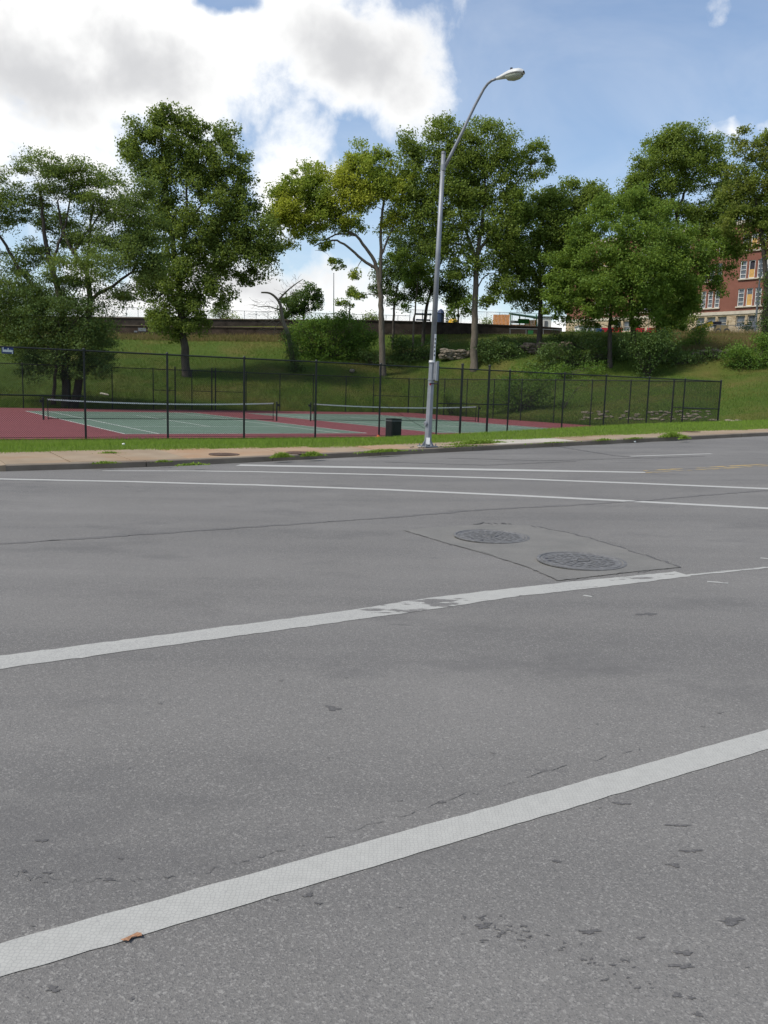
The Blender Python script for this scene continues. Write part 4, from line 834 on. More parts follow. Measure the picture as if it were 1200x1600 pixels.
shrub('dark_bush', 'dark green shrub behind the tall tree trunk above the rock ledge', [(775, 565, 34, 14), (760, 545, 26, 16), (795, 548, 26, 16), (810, 560, 16, 12)], 'leaf_dark', sY(775, 575)+1.5, .18, 140, seed=3)
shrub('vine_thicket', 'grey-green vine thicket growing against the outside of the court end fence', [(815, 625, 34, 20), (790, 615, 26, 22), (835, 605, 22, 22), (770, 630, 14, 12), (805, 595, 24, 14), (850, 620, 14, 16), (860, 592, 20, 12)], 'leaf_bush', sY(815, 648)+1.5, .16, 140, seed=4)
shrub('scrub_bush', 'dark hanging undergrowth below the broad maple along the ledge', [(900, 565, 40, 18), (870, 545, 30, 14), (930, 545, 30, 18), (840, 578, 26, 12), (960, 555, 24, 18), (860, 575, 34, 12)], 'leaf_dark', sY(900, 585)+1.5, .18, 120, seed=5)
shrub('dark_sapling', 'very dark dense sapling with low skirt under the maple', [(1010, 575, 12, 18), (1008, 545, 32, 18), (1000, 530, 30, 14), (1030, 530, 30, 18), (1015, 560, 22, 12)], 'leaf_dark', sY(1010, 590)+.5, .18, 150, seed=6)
shrub('bank_shrub', 'round green shrub on the bank in front of the yellow boom lift', [(1090, 528, 18, 14), (1098, 515, 12, 10), (1075, 540, 16, 14), (1060, 548, 20, 14)], 'leaf_bush', sY(1090, 545)+.6, .17, 140, seed=7)
shrub('bank_shrub', 'leafy green shrub mass on the bank below the utility pole', [(1180, 560, 34, 20), (1155, 548, 20, 16), (1195, 535, 22, 20), (1165, 570, 22, 12), (1210, 560, 20, 26), (1140, 560, 14, 10)], 'leaf_bush', sY(1175, 580)+1.2, .17, 140, seed=8)
shrub('ivy', 'dark ivy column climbing the trunk beside the brick building', [(1195, 500, 8, 20), (1196, 470, 7, 20), (1194, 530, 10, 18), (1197, 440, 5, 14)], 'leaf_dark', sY(1198, 560)-.4, .15, 200, seed=9, cat='ivy')
shrub('ivy', 'ivy skirt round the foot of the dead snag', [(460, 565, 12, 14), (456, 545, 12, 14), (462, 575, 14, 8), (450, 525, 8, 12)], 'leaf_dark', sY(460, 580)-.3, .15, 180, seed=10, cat='ivy')
shrub('reed_clump', 'tall pale grass clump behind the court fence next to the lamp post', [(705, 630, 16, 20), (700, 625, 10, 16), (716, 635, 8, 14)], 'leaf_bush', sY(705, 652)+.4, .34, 170, seed=11, cat='grass clump', aspect=.08, spread=.25)
shrub('bank_shrub', 'low scrub on the ledge between the round tree and the tall tree', [(868, 548, 22, 10), (850, 560, 16, 10)], 'leaf_dark', sY(860, 570)+1, .17, 120, seed=12)
shrub('creeper', 'pale creeper trailing over the slope behind the end fence', [(880, 625, 12, 10), (895, 610, 14, 8), (872, 632, 8, 8), (910, 598, 10, 5)], 'leaf_bush', sY(885, 640)+.6, .14, 90, seed=13)
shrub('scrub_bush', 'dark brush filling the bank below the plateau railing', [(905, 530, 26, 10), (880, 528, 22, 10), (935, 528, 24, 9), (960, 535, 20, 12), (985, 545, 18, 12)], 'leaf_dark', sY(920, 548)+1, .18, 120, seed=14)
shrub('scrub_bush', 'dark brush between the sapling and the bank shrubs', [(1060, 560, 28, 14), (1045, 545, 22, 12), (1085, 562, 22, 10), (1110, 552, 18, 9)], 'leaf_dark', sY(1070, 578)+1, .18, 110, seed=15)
shrub('scrub_bush', 'fresh green brush under the dark ledge beside the vines', [(850, 585, 26, 8), (880, 580, 28, 10), (815, 580, 18, 8), (925, 575, 24, 9)], 'leaf_bush', sY(870, 596)+1, .17, 110, seed=16)
shrub('scrub_bush', 'low scrub between the big bush and the yellowing tree', [(585, 560, 16, 10), (610, 570, 18, 8), (570, 552, 12, 8)], 'leaf_dark', sY(590, 576)+1, .17, 110, seed=17)
shrub('scrub_bush', 'dark scrub along the wall foot left of the round tree trunk', [(815, 535, 22, 10), (835, 540, 16, 10), (870, 535, 20, 9), (790, 532, 16, 8)], 'leaf_dark', sY(825, 548)+1, .18, 110, seed=18)
shrub('scrub_bush', 'low green scrub on the bank edge in front of the red barriers', [(900, 521, 22, 6), (930, 523, 20, 6), (975, 524, 22, 5), (1035, 523, 18, 6)], 'leaf_bush', 95.5, .17, 110, seed=19)
# small trees beyond the wall
def far_tree(name, label, trunk, blobs, leaf, Y, seed, size=.24, dens=80):
    b = px(trunk[0][0], trunk[0][1], Y); tree(name, label, 'tree', b, [(trunk, .16, .04)], blobs, leaf, 'bark', size, dens, .4, 40, .75, depth=Y, seed=seed, group='small trees beyond the wall')
far_tree('small_tree', 'small round dark tree beyond the wall behind the big bush', [(474, 515), (474, 495), (476, 475), (480, 460)], [(470, 468, 26, 16), (490, 458, 18, 12), (455, 480, 18, 16), (497, 470, 14, 10), (440, 490, 14, 12), (478, 485, 18, 9)], 'leaf_dark', 106, 21)
far_tree('small_tree', 'thin light-leaved sapling beyond the wall beside the thin light pole', [(546, 515), (546, 490), (547, 470)], [(546, 465, 14, 8), (540, 478, 10, 7), (552, 455, 8, 6), (533, 472, 8, 5)], 'leaf_tall', 104, 22, dens=45)
far_tree('small_tree', 'light green small tree beyond the wall next to the yellow climbing dome', [(716, 515), (716, 495), (717, 478)], [(716, 478, 18, 14), (706, 470, 12, 9), (726, 470, 12, 10), (708, 490, 10, 7), (728, 488, 8, 8)], 'leaf_maple', 104, 23, dens=70)
for i, (x, y, rx, ry, lf, lab) in enumerate(((362, 499, 18, 6, 'leaf_lime', 'yellow-green bush showing over the terrace wall'), (580, 497, 16, 9, 'leaf_tall', 'rounded bush beyond the wall left of the slim trees'), (345, 483, 16, 14, 'leaf_locust', 'wispy grey-green bush beyond the wall next to the tallest tree'), (760, 505, 12, 7, 'leaf_tall', 'low bush beyond the wall beside the orange play panel'), (1170, 509, 16, 7, 'leaf_dark', 'dark spiky evergreen bush before the stone base of the building'))):
    Yb = 112 if i < 4 else 104; shrub('far_bush', lab, [(x, y+ry*.4, rx, ry*.7), (x-rx*.4, y, rx*.5, ry*.8), (x+rx*.3, y-ry*.3, rx*.5, ry*.8)], lf, Yb, .2, 110, seed=40+i, group='bushes beyond the wall')
# dead snag
def snag():
    b = foot(460, 578); Y = b[1]; t = empty('dead_tree', b, 'pale broken dead tree leaning over with bare twigs beside the big bush', 'dead tree'); p = lambda x, y, o=0: px(x, y, Y+o)
    m = MB(); m.tube(smooth_path([p(461, 580), p(458, 562), p(454, 542), p(449, 520), (p(443, 505)), p(440, 490), p(438, 476), p(431, 465), p(421, 458), p(408, 457)]), np.linspace(.30, .075, 37), 9); m.build('trunk', M['bark_pale'], t, smooth=True)
    m = MB(); m.tube(smooth_path([p(436, 468), p(445, 458), p(455, 449), p(466, 441), p(474, 436)]), np.linspace(.11, .03, 17), 6); m.tube(smooth_path([p(439, 485), p(430, 482), p(420, 479), p(405, 479), p(395, 476)]), np.linspace(.08, .02, 17), 5); m.tube(smooth_path([p(441, 497), p(428, 500), p(415, 508), p(402, 518)]), np.linspace(.05, .015, 13), 5)
    m.tube(smooth_path([p(441, 500), p(432, 507), p(428, 518), p(427, 525)]), np.linspace(.05, .015, 13), 5); m.build('limb', M['bark_pale'], t); kind(t.children[-1], 'stuff')
    m = MB(); r = np.random.default_rng(5)
    for k in range(95):
        a = [(r.uniform(395, 436), r.uniform(470, 500)), (r.uniform(415, 445), r.uniform(498, 522)), (r.uniform(440, 474), r.uniform(436, 462))][k % 3]; L_ = r.uniform(8, 26); an = r.uniform(2.2, 4.4) if k % 3 != 2 else r.uniform(-2.6, -.4); o = r.uniform(-1, 1)
        e = (a[0]+L_*math.cos(an), a[1]+L_*.6*math.sin(an)); mid = ((a[0]+e[0])/2+r.normal(0, 2), (a[1]+e[1])/2+r.normal(0, 2)); m.tube([p(*a, o*.5), p(*mid, o*.8), p(*e, o)], [.018, .012, .006], 3, False)
    kind(m.build('twigs', M['bark_pale'], t), 'stuff')
snag()
print('trees ok', sum(len(o.data.polygons) for o in bpy.data.objects if o.type == 'MESH'))

# ================================================================== BEYOND THE HILL
RNG = np.random.default_rng(99)
M['brick'] = None
def m_brick():
    q = NT('red_brick', .9, .15); m = q.mapped((1, 1, 1)); 
    n = q.noise(.5, 4, .6); c = q.mix(q.rng(n, .3, .7), (.205, .088, .064), (.265, .118, .088)); f = q.noise(14, 3, .6, q.mapped((1, 1, 3.5))); c = q.mix(q.rng(f, .35, .7, 0, .45), c, (.14, .058, .044)); q.color(c); return q.m
M['brick'] = m_brick()
def m_stone():
    q = NT('ashlar_stone', .9, .15); v = q.vor(1.9, out='Color', vec=q.mapped((1, 1, 2.2))); sp = q.n('ShaderNodeSeparateColor'); q.l(v, sp.inputs[0])
    c = q.mix(sp.outputs[0], (.33, .25, .155), (.50, .41, .29)); e = q.vor(1.9, 'DISTANCE_TO_EDGE', q.mapped((1, 1, 2.2))); c = q.mix(q.rng(e, 0, .06, .7, 0), c, (.2, .16, .11)); q.color(c); q.bump(e, .6, .05); return q.m
M['stone'] = m_stone(); M['trim'] = simple('limestone_trim', (.50, .45, .37), .85, .12, 2); M['glass'] = simple('dark_glass', (.10, .115, .135), .15, .4, 1.2, .5); M['board'] = simple('plywood', (.52, .32, .11), .8, .15, 3)
def building():
    # facade plane through two solved stations
    A = px(885, 500, 131); B = px(1290, 500, 102.5); A2, B2 = A[:2], B[:2]; D = (B2-A2)/np.linalg.norm(B2-A2); Nn = np.array([D[1], -D[0]]); LW = np.linalg.norm(B2-A2)
    if Nn@(-A2) < 0: Nn = -Nn
    def wz(x, y):
        d = ray(x, y); k = ((A2@Nn))/(d[:2]@Nn); P = CAM+d*k; return float((P[:2]-A2)@D), float(P[2])
    zb = 9.2; _, zband = wz(1150, 486); _, ztop = wz(1150, 352)
    t = empty('brick_building', (*A2, zb), 'four storey red brick building with pale stone base and boarded windows on the hilltop', 'building')
    pt = lambda w, z, o=0: np.array([*(A2+D*w+Nn*o), z])
    # window stations
    rows = {}
    W0 = wz(1153, 460)[0]; pitch = None
    wl = wz(1094, 470)[0]
    _, sB = wz(1160, 478.5); _, tB = wz(1160, 451); _, sA = wz(1160, 435.5); _, tA = wz(1160, 409); st = sA-sB
    _, s0 = wz(1160, 511); _, t0 = wz(1160, 493)
    ops = []   # (w0,w1,z0,z1,kind)
    def group(w, n, ww, z0, z1, pattern):
        for i in range(n): ops.append((w+i*(ww+.28), w+i*(ww+.28)+ww, z0, z1, pattern[i % len(pattern)]))
    g1 = wz(1153, 460)[0]; gw = (wz(1176, 460)[0]-g1-.28)/2; g2 = wz(1179.5, 460)[0]; gl = wz(1095, 470)[0]; glw = (wz(1124, 470)[0]-gl-.56)/3
    for r in range(4):
        z0, z1 = sB+st*r, tB+st*r
        if z1 > ztop-.8: break
        group(g1, 2, gw, z0, z1, ['w', 'h' if r == 1 else 'b']); group(g2, 3, gw, z0, z1, ['w', 'w', 'b'])
        group(gl, 3, glw, z0, z1, ['w']); group(wz(1045, 470)[0], 3, glw, z0, z1, ['w']); group(wz(998, 460)[0], 3, glw, z0, z1, ['w']); group(wz(930, 460)[0], 3, glw, z0, z1, ['w', 'b', 'w'])
    base_ops = []
    for w0, n in ((wz(1088, 500)[0], 3), (wz(1150, 500)[0], 4), (wz(1030, 500)[0], 3), (wz(960, 500)[0], 3)):
        for i in range(n): base_ops.append((w0+i*1.55, w0+i*1.55+1.2, s0, t0, 'g'))
    def wall(name, z0, z1, op, mat, off):
        ws = sorted({0., LW, *[o[0] for o in op if 0 < o[0] < LW], *[o[1] for o in op if 0 < o[1] < LW]}); zs = sorted({z0, z1, *[q for o in op for q in o[2:4] if z0 < q < z1]}); m = MB()
        for a, b in zip(ws, ws[1:]):
            for c, d in zip(zs, zs[1:]):
                cw, cz = (a+b)/2, (c+d)/2
                if any(o[0] < cw < o[1] and o[2] < cz < o[3] for o in op): continue
                m.add([pt(a, c, off), pt(b, c, off), pt(b, d, off), pt(a, d, off)], [(0, 1, 2, 3)])
        for o in op:
            a, b, c, d = o[:4]; f, k = off, off-.28
            m.add([pt(a, c, f), pt(b, c, f), pt(b, d, f), pt(a, d, f), pt(a, c, k), pt(b, c, k), pt(b, d, k), pt(a, d, k)], [(0, 1, 5, 4), (1, 2, 6, 5), (2, 3, 7, 6), (3, 0, 4, 7)])
        return m.build(name, mat, t)
    wall('brick_wall', zband, ztop, ops, M['brick'], 0); wall('stone_base', zb, zband-.42, base_ops, M['stone'], .06)
    MB().box(pt(LW/2, zband-.21, -.02), (LW, .34, .42), [(*D, 0), (*Nn, 0), (0, 0, 1)]).build('stone_band', M['trim'], t)
    MB().box(pt(LW/2, ztop+.25, -.05), (LW+.3, .5, .5), [(*D, 0), (*Nn, 0), (0, 0, 1)]).build('parapet', M['trim'], t)
    # left end, back and roof
    m = MB(); dd = -16
    q = [pt(0, zb, -.001), pt(0, ztop, -.001), pt(0, ztop, dd), pt(0, zb, dd), pt(LW, zb, -.001), pt(LW, ztop, -.001), pt(LW, ztop, dd), pt(LW, zb, dd)]; m.add(q, [(0, 3, 2, 1), (3, 7, 6, 2), (4, 5, 6, 7)]); m.build('end_wall', M['brick'], t)
    MB().add([pt(0, ztop-.1, -.3), pt(LW, ztop-.1, -.3), pt(LW, ztop-.1, dd), pt(0, ztop-.1, dd)], [(0, 1, 2, 3)]).build('roof', M['tar'], t)
    ax = [(*D, 0), (*Nn, 0), (0, 0, 1)]
    for (a, b, c, d, kd) in ops+base_ops:
        w, h = b-a, d-c; fr = MB(); k = .09; o = -.14
        for (x0, x1, z0, z1) in ((a, a+k, c, d), (b-k, b, c, d), (a+k, b-k, c, c+k), (a+k, b-k, d-k, d)): fr.box(pt((x0+x1)/2, (z0+z1)/2, o), (x1-x0, .1, z1-z0), ax)
        if kd in 'w':
            for j in (1, 2, 3): fr.box(pt((a+b)/2, c+h*j/4, o), (w-2*k, .07, .055), ax)
        if kd == 'g': fr.box(pt((a+b)/2, c+h*.45, o), (w-2*k, .07, .05), ax)
        f = fr.build('window', M['white'] if kd != 'g' else M['trim'], t)
        if kd == 'b': zs = c+h*.66
        elif kd == 'h': zs = c+h*.5
        else: zs = None
        def pane(z0, z1, mat, nm, oo=-.20): MB().box(pt((a+b)/2, (z0+z1)/2, oo), (w-2*k+.02, .02, z1-z0), ax).build(nm, mat, f)
        if zs is None: pane(c+k, d-k, M['glass'], 'pane')
        else: pane(c+k, zs, M['board'], 'plywood_panel', -.12); pane(zs, d-k, M['glass'] if kd == 'b' else M['ink'], 'pane')
        if kd != 'g': MB().box(pt((a+b)/2, c-.09, .03), (w+.30, .30, .16), ax).build('sill', M['trim'], f)
    # white wash-down streaks under the sills are stains on the brick
building()
# retaining walls
def wall_run(name, label, pts, Y, h_px, mat, cap, thick=.4):
    "pts: (x, y_top, y_bottom)"
    P = [(px(x, a, Y), px(x, b, Y)) for x, a, b in pts]; base = P[0][1]; t = empty(name, base, label, 'wall', 'terrace walls on the hilltop'); m = MB(); c = MB()
    for (a0, b0), (a1, b1) in zip(P, P[1:]):
        k = np.array([0, thick, 0]); dn = np.array([0, 0, -.6]); m.add([b0+dn, b1+dn, a1, a0, b0+dn+k, b1+dn+k, a1+k, a0+k], [(0, 1, 2, 3), (3, 2, 6, 7), (4, 7, 6, 5)])
        e = np.array([0, -.08, 0]); u_ = np.array([0, 0, .12]); c.add([a0+e, a1+e, a1+e+u_, a0+e+u_, a0+k, a1+k, a1+k+u_, a0+k+u_], [(0, 1, 2, 3), (3, 2, 6, 7), (0, 4, 5, 1)])
    m.build('wall_face', mat, t); c.build('coping', cap, t); return t
M['wall_brown'] = simple('old_wall', (.066, .048, .037), .95, .4, 1.6, .1, .5); M['wall_dark'] = simple('dark_old_wall', (.052, .042, .036), .95, .4, 1.4, .1, .5); M['cap'] = simple('old_coping', (.12, .095, .07), .95, .3, 2)
wall_run('lower_terrace_wall', 'brown lower terrace wall with grey graffiti patch and ledge', [(-260, 503, 530), (0, 505, 527), (160, 508.5, 526), (300, 511, 527), (440, 513, 528), (500, 513, 528)], 97.9, 10, M['wall_brown'], M['cap'])
wall_run('upper_terrace_wall', 'dark upper terrace wall behind the strip of grass', [(-260, 492, 510), (0, 494, 510), (160, 496.5, 508), (300, 499, 511), (440, 500.5, 513), (505, 501, 514)], 100.4, 8, M['wall_dark'], M['cap'])
wall_run('plateau_wall', 'long dark retaining wall behind the tree trunks under the playground', [(498, 500, 522), (640, 503, 523), (740, 507, 524), (850, 512, 527), (878, 514, 528)], 97.8, 15, M['wall_dark'], M['wall_dark'])
P0 = px(-260, 511, 98.1); P1 = px(505, 514, 98.1); Q0 = px(-260, 510, 100.5); Q1 = px(505, 513, 100.5)
kind(MB().add([P0, P1, Q1, Q0], [(0, 1, 2, 3)]).build('terrace_grass', M['verge']), 'structure')
for k, (x, y, w, h) in enumerate(((222, 515, 12, 5), (212, 518, 5, 2.5))):
    a_ = px(x, y, 97.87); MB().box(a_, (w*.077, .02, h*.077)).build('graffiti', M['galv_dark'], [o for o in bpy.data.objects if o.name == 'lower_terrace_wall'][0])
# far chain-link along the playground edge
def far_fence(name, label, x0, x1, ytop, ybot, Y, step_px, mat='galv_dark', group='fences on the hilltop', rails=(1.,), r=.035):
    a, b = px(x0, ybot, Y), px(x1, ybot, Y); zb = min(a[2], b[2]); h = px((x0+x1)/2, ytop, Y)[2]-zb
    t = empty(name, (a[0], a[1], zb), label, 'fence', group); n = max(1, int((x1-x0)/step_px))
    for i in range(n+1): p = a+(b-a)*i/n; MB().tube([[p[0], p[1], zb-.6], [p[0], p[1], zb+h]], r, 5).build('post', M[mat], t)
    for f in rails: MB().tube([[a[0], a[1], zb+h*f], [b[0], b[1], zb+h*f]], r*.8, 4).build('rail', M[mat], t)
    V = []; F = []; Lx = b[0]-a[0]; sp = .16
    for c in np.arange(-h, Lx+h, sp):
        for sg in (1, -1):
            x_0, x_1 = max(c, 0), min(c+h, Lx)
            if x_1-x_0 < .05: continue
            z_0, z_1 = (x_0-c, x_1-c) if sg > 0 else (h-(x_0-c), h-(x_1-c)); k = len(V); w = .006
            V += [(a[0]+x_0, a[1], zb+z_0-w), (a[0]+x_0, a[1], zb+z_0+w), (a[0]+x_1, a[1], zb+z_1+w), (a[0]+x_1, a[1], zb+z_1-w)]; F.append((k, k+1, k+2, k+3))
    kind(big_mesh('chain_link_mesh', np.array(V), np.array(F), M[mat], t), 'stuff'); return t
far_fence('playground_fence', 'grey chain link fence along the skyline above the terrace walls', -60, 640, 483, 502, 112, 18, rails=(1., .5))
far_fence('playground_fence', 'grey chain link fence along the skyline behind the playground', 640, 860, 487, 508, 116, 20)
far_fence('site_fence', 'light pipe fence in front of the stone base of the building', 1095, 1240, 509, 527, 99.5, 26, 'galv', rails=(1.,))
def rail():
    Y = 97.2; t = empty('pipe_railing', px(797, 527, Y), 'grey pipe railing with small green board on top of the wall', 'railing', None); p = lambda x, y: px(x, y, Y)
    MB().tube([p(796, 513.5), p(850, 514.5), p(878, 516)], .045, 6).build('top_rail', M['galv'], t)
    for x in (797, 822, 849, 876): MB().tube([p(x, 514), p(x, 530)], .04, 6).build('post', M['galv'], t)
    MB().tube([p(740, 521.5), p(796, 521.8), p(878, 522)], .03, 5).build('low_rail', M['cap'], t)
    MB().box(p(829, 519.5), (.62, .05, .48)).build('green_board', simple('green_board', (.03, .17, .06), .7), t)
rail()
# playground and site things on the plateau
M['wood_orange'] = simple('orange_stained_wood', (.72, .27, .05), .7, .25, 4); M['playgreen'] = simple('green_plastic', (.035, .19, .05), .5); M['playyellow'] = simple('yellow_plastic', (.62, .36, .02), .5); M['playblue'] = simple('dark_blue_plastic', (.03, .05, .11), .5); M['redp'] = simple('red_plastic', (.50, .03, .05), .5); M['tan'] = simple('tan_steel', (.40, .29, .12), .6); M['lift_yellow'] = simple('yellow_machine_paint', (.58, .40, .03), .45); M['blue'] = simple('blue_plastic', (.03, .07, .26), .5)
def play():
    Y = 106.; p = lambda x, y, o=0: px(x, y, Y+o); s = Y/FPX
    t = empty('playhouse', p(800, 512), 'orange plank playhouse with green roof and panel on the hilltop playground', 'playhouse')
    for k in range(12):
        x = 771.5+k*2.15; h0 = 491.5+RNG.uniform(-.4, .4); a, b = p(x, 512), p(x, h0); MB().box((a+b)/2, (1.85*s, .05, b[2]-a[2])).build('plank', M['wood_orange'], t)
    for k in range(8):
        x = 821+k*2.15; a, b = p(x, 513, .3), p(x, 500, .3); MB().box((a+b)/2, (1.85*s, .05, b[2]-a[2])).build('plank', M['wood_orange'], t)
    for k in range(11):
        x = 797.5+k*2.15; a, b = p(x, 513, .3), p(x, 507, .3); MB().box((a+b)/2, (1.85*s, .05, b[2]-a[2])).build('plank', M['wood_orange'], t)
    a, b = p(797, 490, .5), p(838, 497, .5); MB().add([a+[0, -1.4, -.1], b*[1, 1, 0]+[0, -1.4, a[2]-.5], b*[1, 1, 0]+[0, 1.2, a[2]-.1], a+[0, 1.2, .25], a+[0, -1.4, -.3], b*[1, 1, 0]+[0, -1.4, a[2]-.7], b*[1, 1, 0]+[0, 1.2, a[2]-.3], a+[0, 1.2, .05]], [(0, 1, 2, 3), (4, 7, 6, 5), (0, 4, 5, 1), (1, 5, 6, 2), (2, 6, 7, 3), (3, 7, 4, 0)]).build('roof', simple('dark_green_roof', (.02, .06, .03), .6), t)
    MB().box(p(803, 503), (12*s, .1, 4*s)).build('grey_panel', M['galv'], t); MB().box(p(818, 502, .1), (17*s, .1, 7*s)).build('green_panel', M['playgreen'], t)
    for x in (798, 812, 838): MB().tube([p(x, 514, .4), p(x, 491, .4)], .08, 6).build('post', M['playgreen'], t)
    d = empty('climbing_dome', p(708, 510), 'yellow playground climbing dome over the retaining wall', 'play dome')
    c = p(708, 509); R0 = 9*s
    V = []; n = 12
    for i, (f, zf) in enumerate(((1, 0), (.97, .35), (.8, .75), (.62, 1.05), (.3, 1.2), (.05, 1.24))):
        for k in range(n): an = 2*math.pi*k/n; q = f*(1+.12*math.sin(3*an)); V.append(c+R0*np.array([q*math.cos(an), q*math.sin(an), zf]))
    MB().add(V, [(i*n+k, i*n+(k+1) % n, (i+1)*n+(k+1) % n, (i+1)*n+k) for i in range(5) for k in range(n)]).build('shell', M['playyellow'], d)
    MB().tube([c+R0*np.array([.35, -.95, .2]), c+R0*np.array([.35, -1.02, .55])], [.28, .24], 10).build('opening', M['ink'], d)
    e = empty('slide_tower', p(690, 510), 'dark blue playground tower with rope bridge behind the lamp post', 'play tower')
    c = p(688, 510)
    MB().lathe(c+[0, 0, .0], [(.45, 0), (.45, 1.5), (.5, 1.6), (.35, 1.95), (.1, 2.15)], 12).build('tube', M['playblue'], e)
    for x in (648, 660, 672, 697, 699): MB().tube([p(x, 512), p(x, 489)], .06, 6).build('post', M['playblue'], e)
    MB().box(p(661, 500), (22*s, 1.2, .12)).build('deck', M['playblue'], e); MB().box(p(661, 491), (26*s, 1.4, .12)).build('roof', M['playblue'], e)
    for y in (493, 497, 501): MB().tube([p(690, y), p(700, y+1.5)], .03, 5).build('rope', M['playblue'], e)
    MB().tube([p(685, 511), p(692, 491)], .03, 5).build('rope', M['playblue'], e)
    # white shed
    w = empty('white_shed', p(850, 512), 'white site shed seen behind the dense round tree', 'shed'); q0, q1 = p(838, 514, 2), p(862, 496, 2); cc = (q0+q1)/2
    MB().box(cc+[0, 1.2, 0], (q1[0]-q0[0], 2.4, q1[2]-q0[2])).build('shed_wall', M['white'], w); MB().box([cc[0], cc[1]+1.2, q1[2]+.06], (q1[0]-q0[0]+.2, 2.6, .12)).build('shed_roof', M['galv'], w); MB().box(p(853, 507, 1.97), (5*s, .04, 11*s)).build('door', M['galv_dark'], w)
    w = empty('white_shed', p(905, 515, 2), 'white trailer seen under the maple crown', 'trailer'); q0, q1 = p(904, 523, 3), p(940, 511, 3); cc = (q0+q1)/2
    MB().box(cc+[0, 1.2, 0], (q1[0]-q0[0], 2.4, q1[2]-q0[2])).build('trailer_wall', M['white'], w); MB().box([cc[0], cc[1]+1.2, q1[2]+.06], (q1[0]-q0[0]+.2, 2.6, .12)).build('trailer_roof', M['galv'], w)
    for x in (911, 921, 931): MB().box(p(x, 515, 2.97), (6*s, .04, 5*s)).build('window', M['glass'], w)
    dm = empty('grey_box', p(620, 508), 'low dark grey storage bin on the plateau between slim trunks', 'storage bin'); MB().box(p(618, 506), (11*s, .8, 4.5*s)).build('body', M['galv_dark'], dm); MB().box(p(618, 503.4), (12*s, .9, .08)).build('lid', M['playblue'], dm)
    b = empty('portable_bin', p(936, 526, -6), 'blue plastic container beside the red barriers', 'container'); MB().box(p(936, 519, -6), (7*s, .6, 8*s)).build('body', M['blue'], b); MB().box(p(936, 514.6, -6), (7.6*s, .7, .1)).build('lid', M['blue'], b)
    # red water-filled barriers
    for i, x in enumerate((945, 963, 999, 1021, 1057)):
        W = (11, 15, 14, 20, 16)[i]*s*.95; c = px(x, 524.5, 100.); g = empty('red_barrier', c, ['red plastic road barrier touching the blue container', 'red plastic road barrier between the maple trunks', 'red plastic road barrier behind the thick maple trunk', 'long red plastic road barrier under the maple branches', 'red plastic road barrier in the open next to the stone base'][i], 'barrier', 'red barriers on the hilltop')
        V = []
        for sx in (-1, 1): V += [c+[sx*W/2, yy, zz] for yy, zz in ((-.28, 0), (-.28, .18), (-.12, .4), (-.10, .92), (.10, .92), (.12, .4), (.28, .18), (.28, 0))]
        MB().add(V, [tuple(range(8)), tuple(reversed(range(8, 16)))]+[(k, 8+k, 8+(k+1) % 8, (k+1) % 8) for k in range(8)]).build('barrier_body', M['redp'], g)
        for sx in (-.3, .3): MB().box(c+[sx*W, -.125, .62], (.18, .06, .16)).build('forklift_slot', M['white'] if i == 4 and sx > 0 else M['ink'], g)
play()
def lift():
    Y = 101.; p = lambda x, y, o=0: px(x, y, Y+o); s = Y/FPX
    t = empty('boom_lift', p(1118, 524), 'yellow boom lift with folded boom parked before the brick building', 'boom lift')
    a, b = p(1083, 516.5), p(1113, 505); d = b-a; L_ = np.linalg.norm(d); d /= L_; n = np.cross(d, [0, 1, 0]); n /= np.linalg.norm(n)
    bm = MB().box((a+b)/2, (L_, .34, .50), [tuple(d), (0, 1, 0), tuple(n)]).build('boom', M['lift_yellow'], t); MB().box((a+b)/2+n*np.sign(n[2])*.28, (L_, .3, .07), [tuple(d), (0, 1, 0), tuple(n)]).build('boom_cap', M['ink'], bm)
    MB().tube([p(1116, 509), p(1116, 503)], .22, 8).build('turret', M['ink'], t); MB().box(p(1121, 506), (.7, .7, .5)).build('counterweight', M['ink'], t)
    MB().box(p(1126, 513), (1.3, 1.0, .7)).build('chassis', M['tan'], t); MB().box(p(1137, 509), (.10, .10, 1.2)).build('mast', M['tan'], t)
    for x in (1119, 1132):
        w = MB(); c = p(x, 518); w.tube([c+[0, -.7, 0], c+[0, -.45, 0]], .34, 14); q = w.build('wheel', M['ink'], t); MB().tube([c+[0, -.72, 0], c+[0, -.70, 0]], .16, 10).build('hub', M['tan'], q)
    MB().box(p(1084, 518), (.5, .6, .7)).build('platform', M['ink'], t)
    q = empty('silt_fence', p(1100, 524, -1.2), 'grey plastic silt fence with stakes below the boom lift', 'fence'); m = MB(); xs = np.linspace(1052, 1190, 15); V = []
    for x in xs: k = 2.0*math.exp(-((x-1120)/30)**2); V += [p(x, 525-k*.3, -1.3), p(x, 520.5-k, -1.3), p(x, 520.5-k, -1.26), p(x, 525-k*.3, -1.26)]
    MB().add(V, [(i*4+j, (i+1)*4+j, (i+1)*4+(j+1) % 4, i*4+(j+1) % 4) for i in range(14) for j in range(4)]).build('fabric', M['playblue'], q)
    for x in xs[::3]: MB().box(p(x, 521, -1.38), (.05, .05, .75)).build('stake', M['cap'], q)
lift()
def pole(name, label, x0, y0, x1, y1, Y, r, extra=True, mat='galv_dark'):
    a, b = px(x0, y0, Y), px(x1, y1, Y); b[0] = b[0]; t = empty(name, a, label, 'pole'); MB().tube([a-[0, 0, .3], b], [r, r*.55], 8).build('shaft', M[mat], t); MB().lathe(b, [(r*.8, 0), (r*.8, .06), (r*.3, .14)], 8).build('cap', M[mat], t)
    if extra: MB().box(a+(b-a)*.13+[-.18, 0, 0], (.28, .25, .7)).build('meter_box', M[mat], t)
pole('utility_pole', 'slim grey steel pole with meter box in front of the brick building', 1179, 522, 1190, 405, 100., .15)
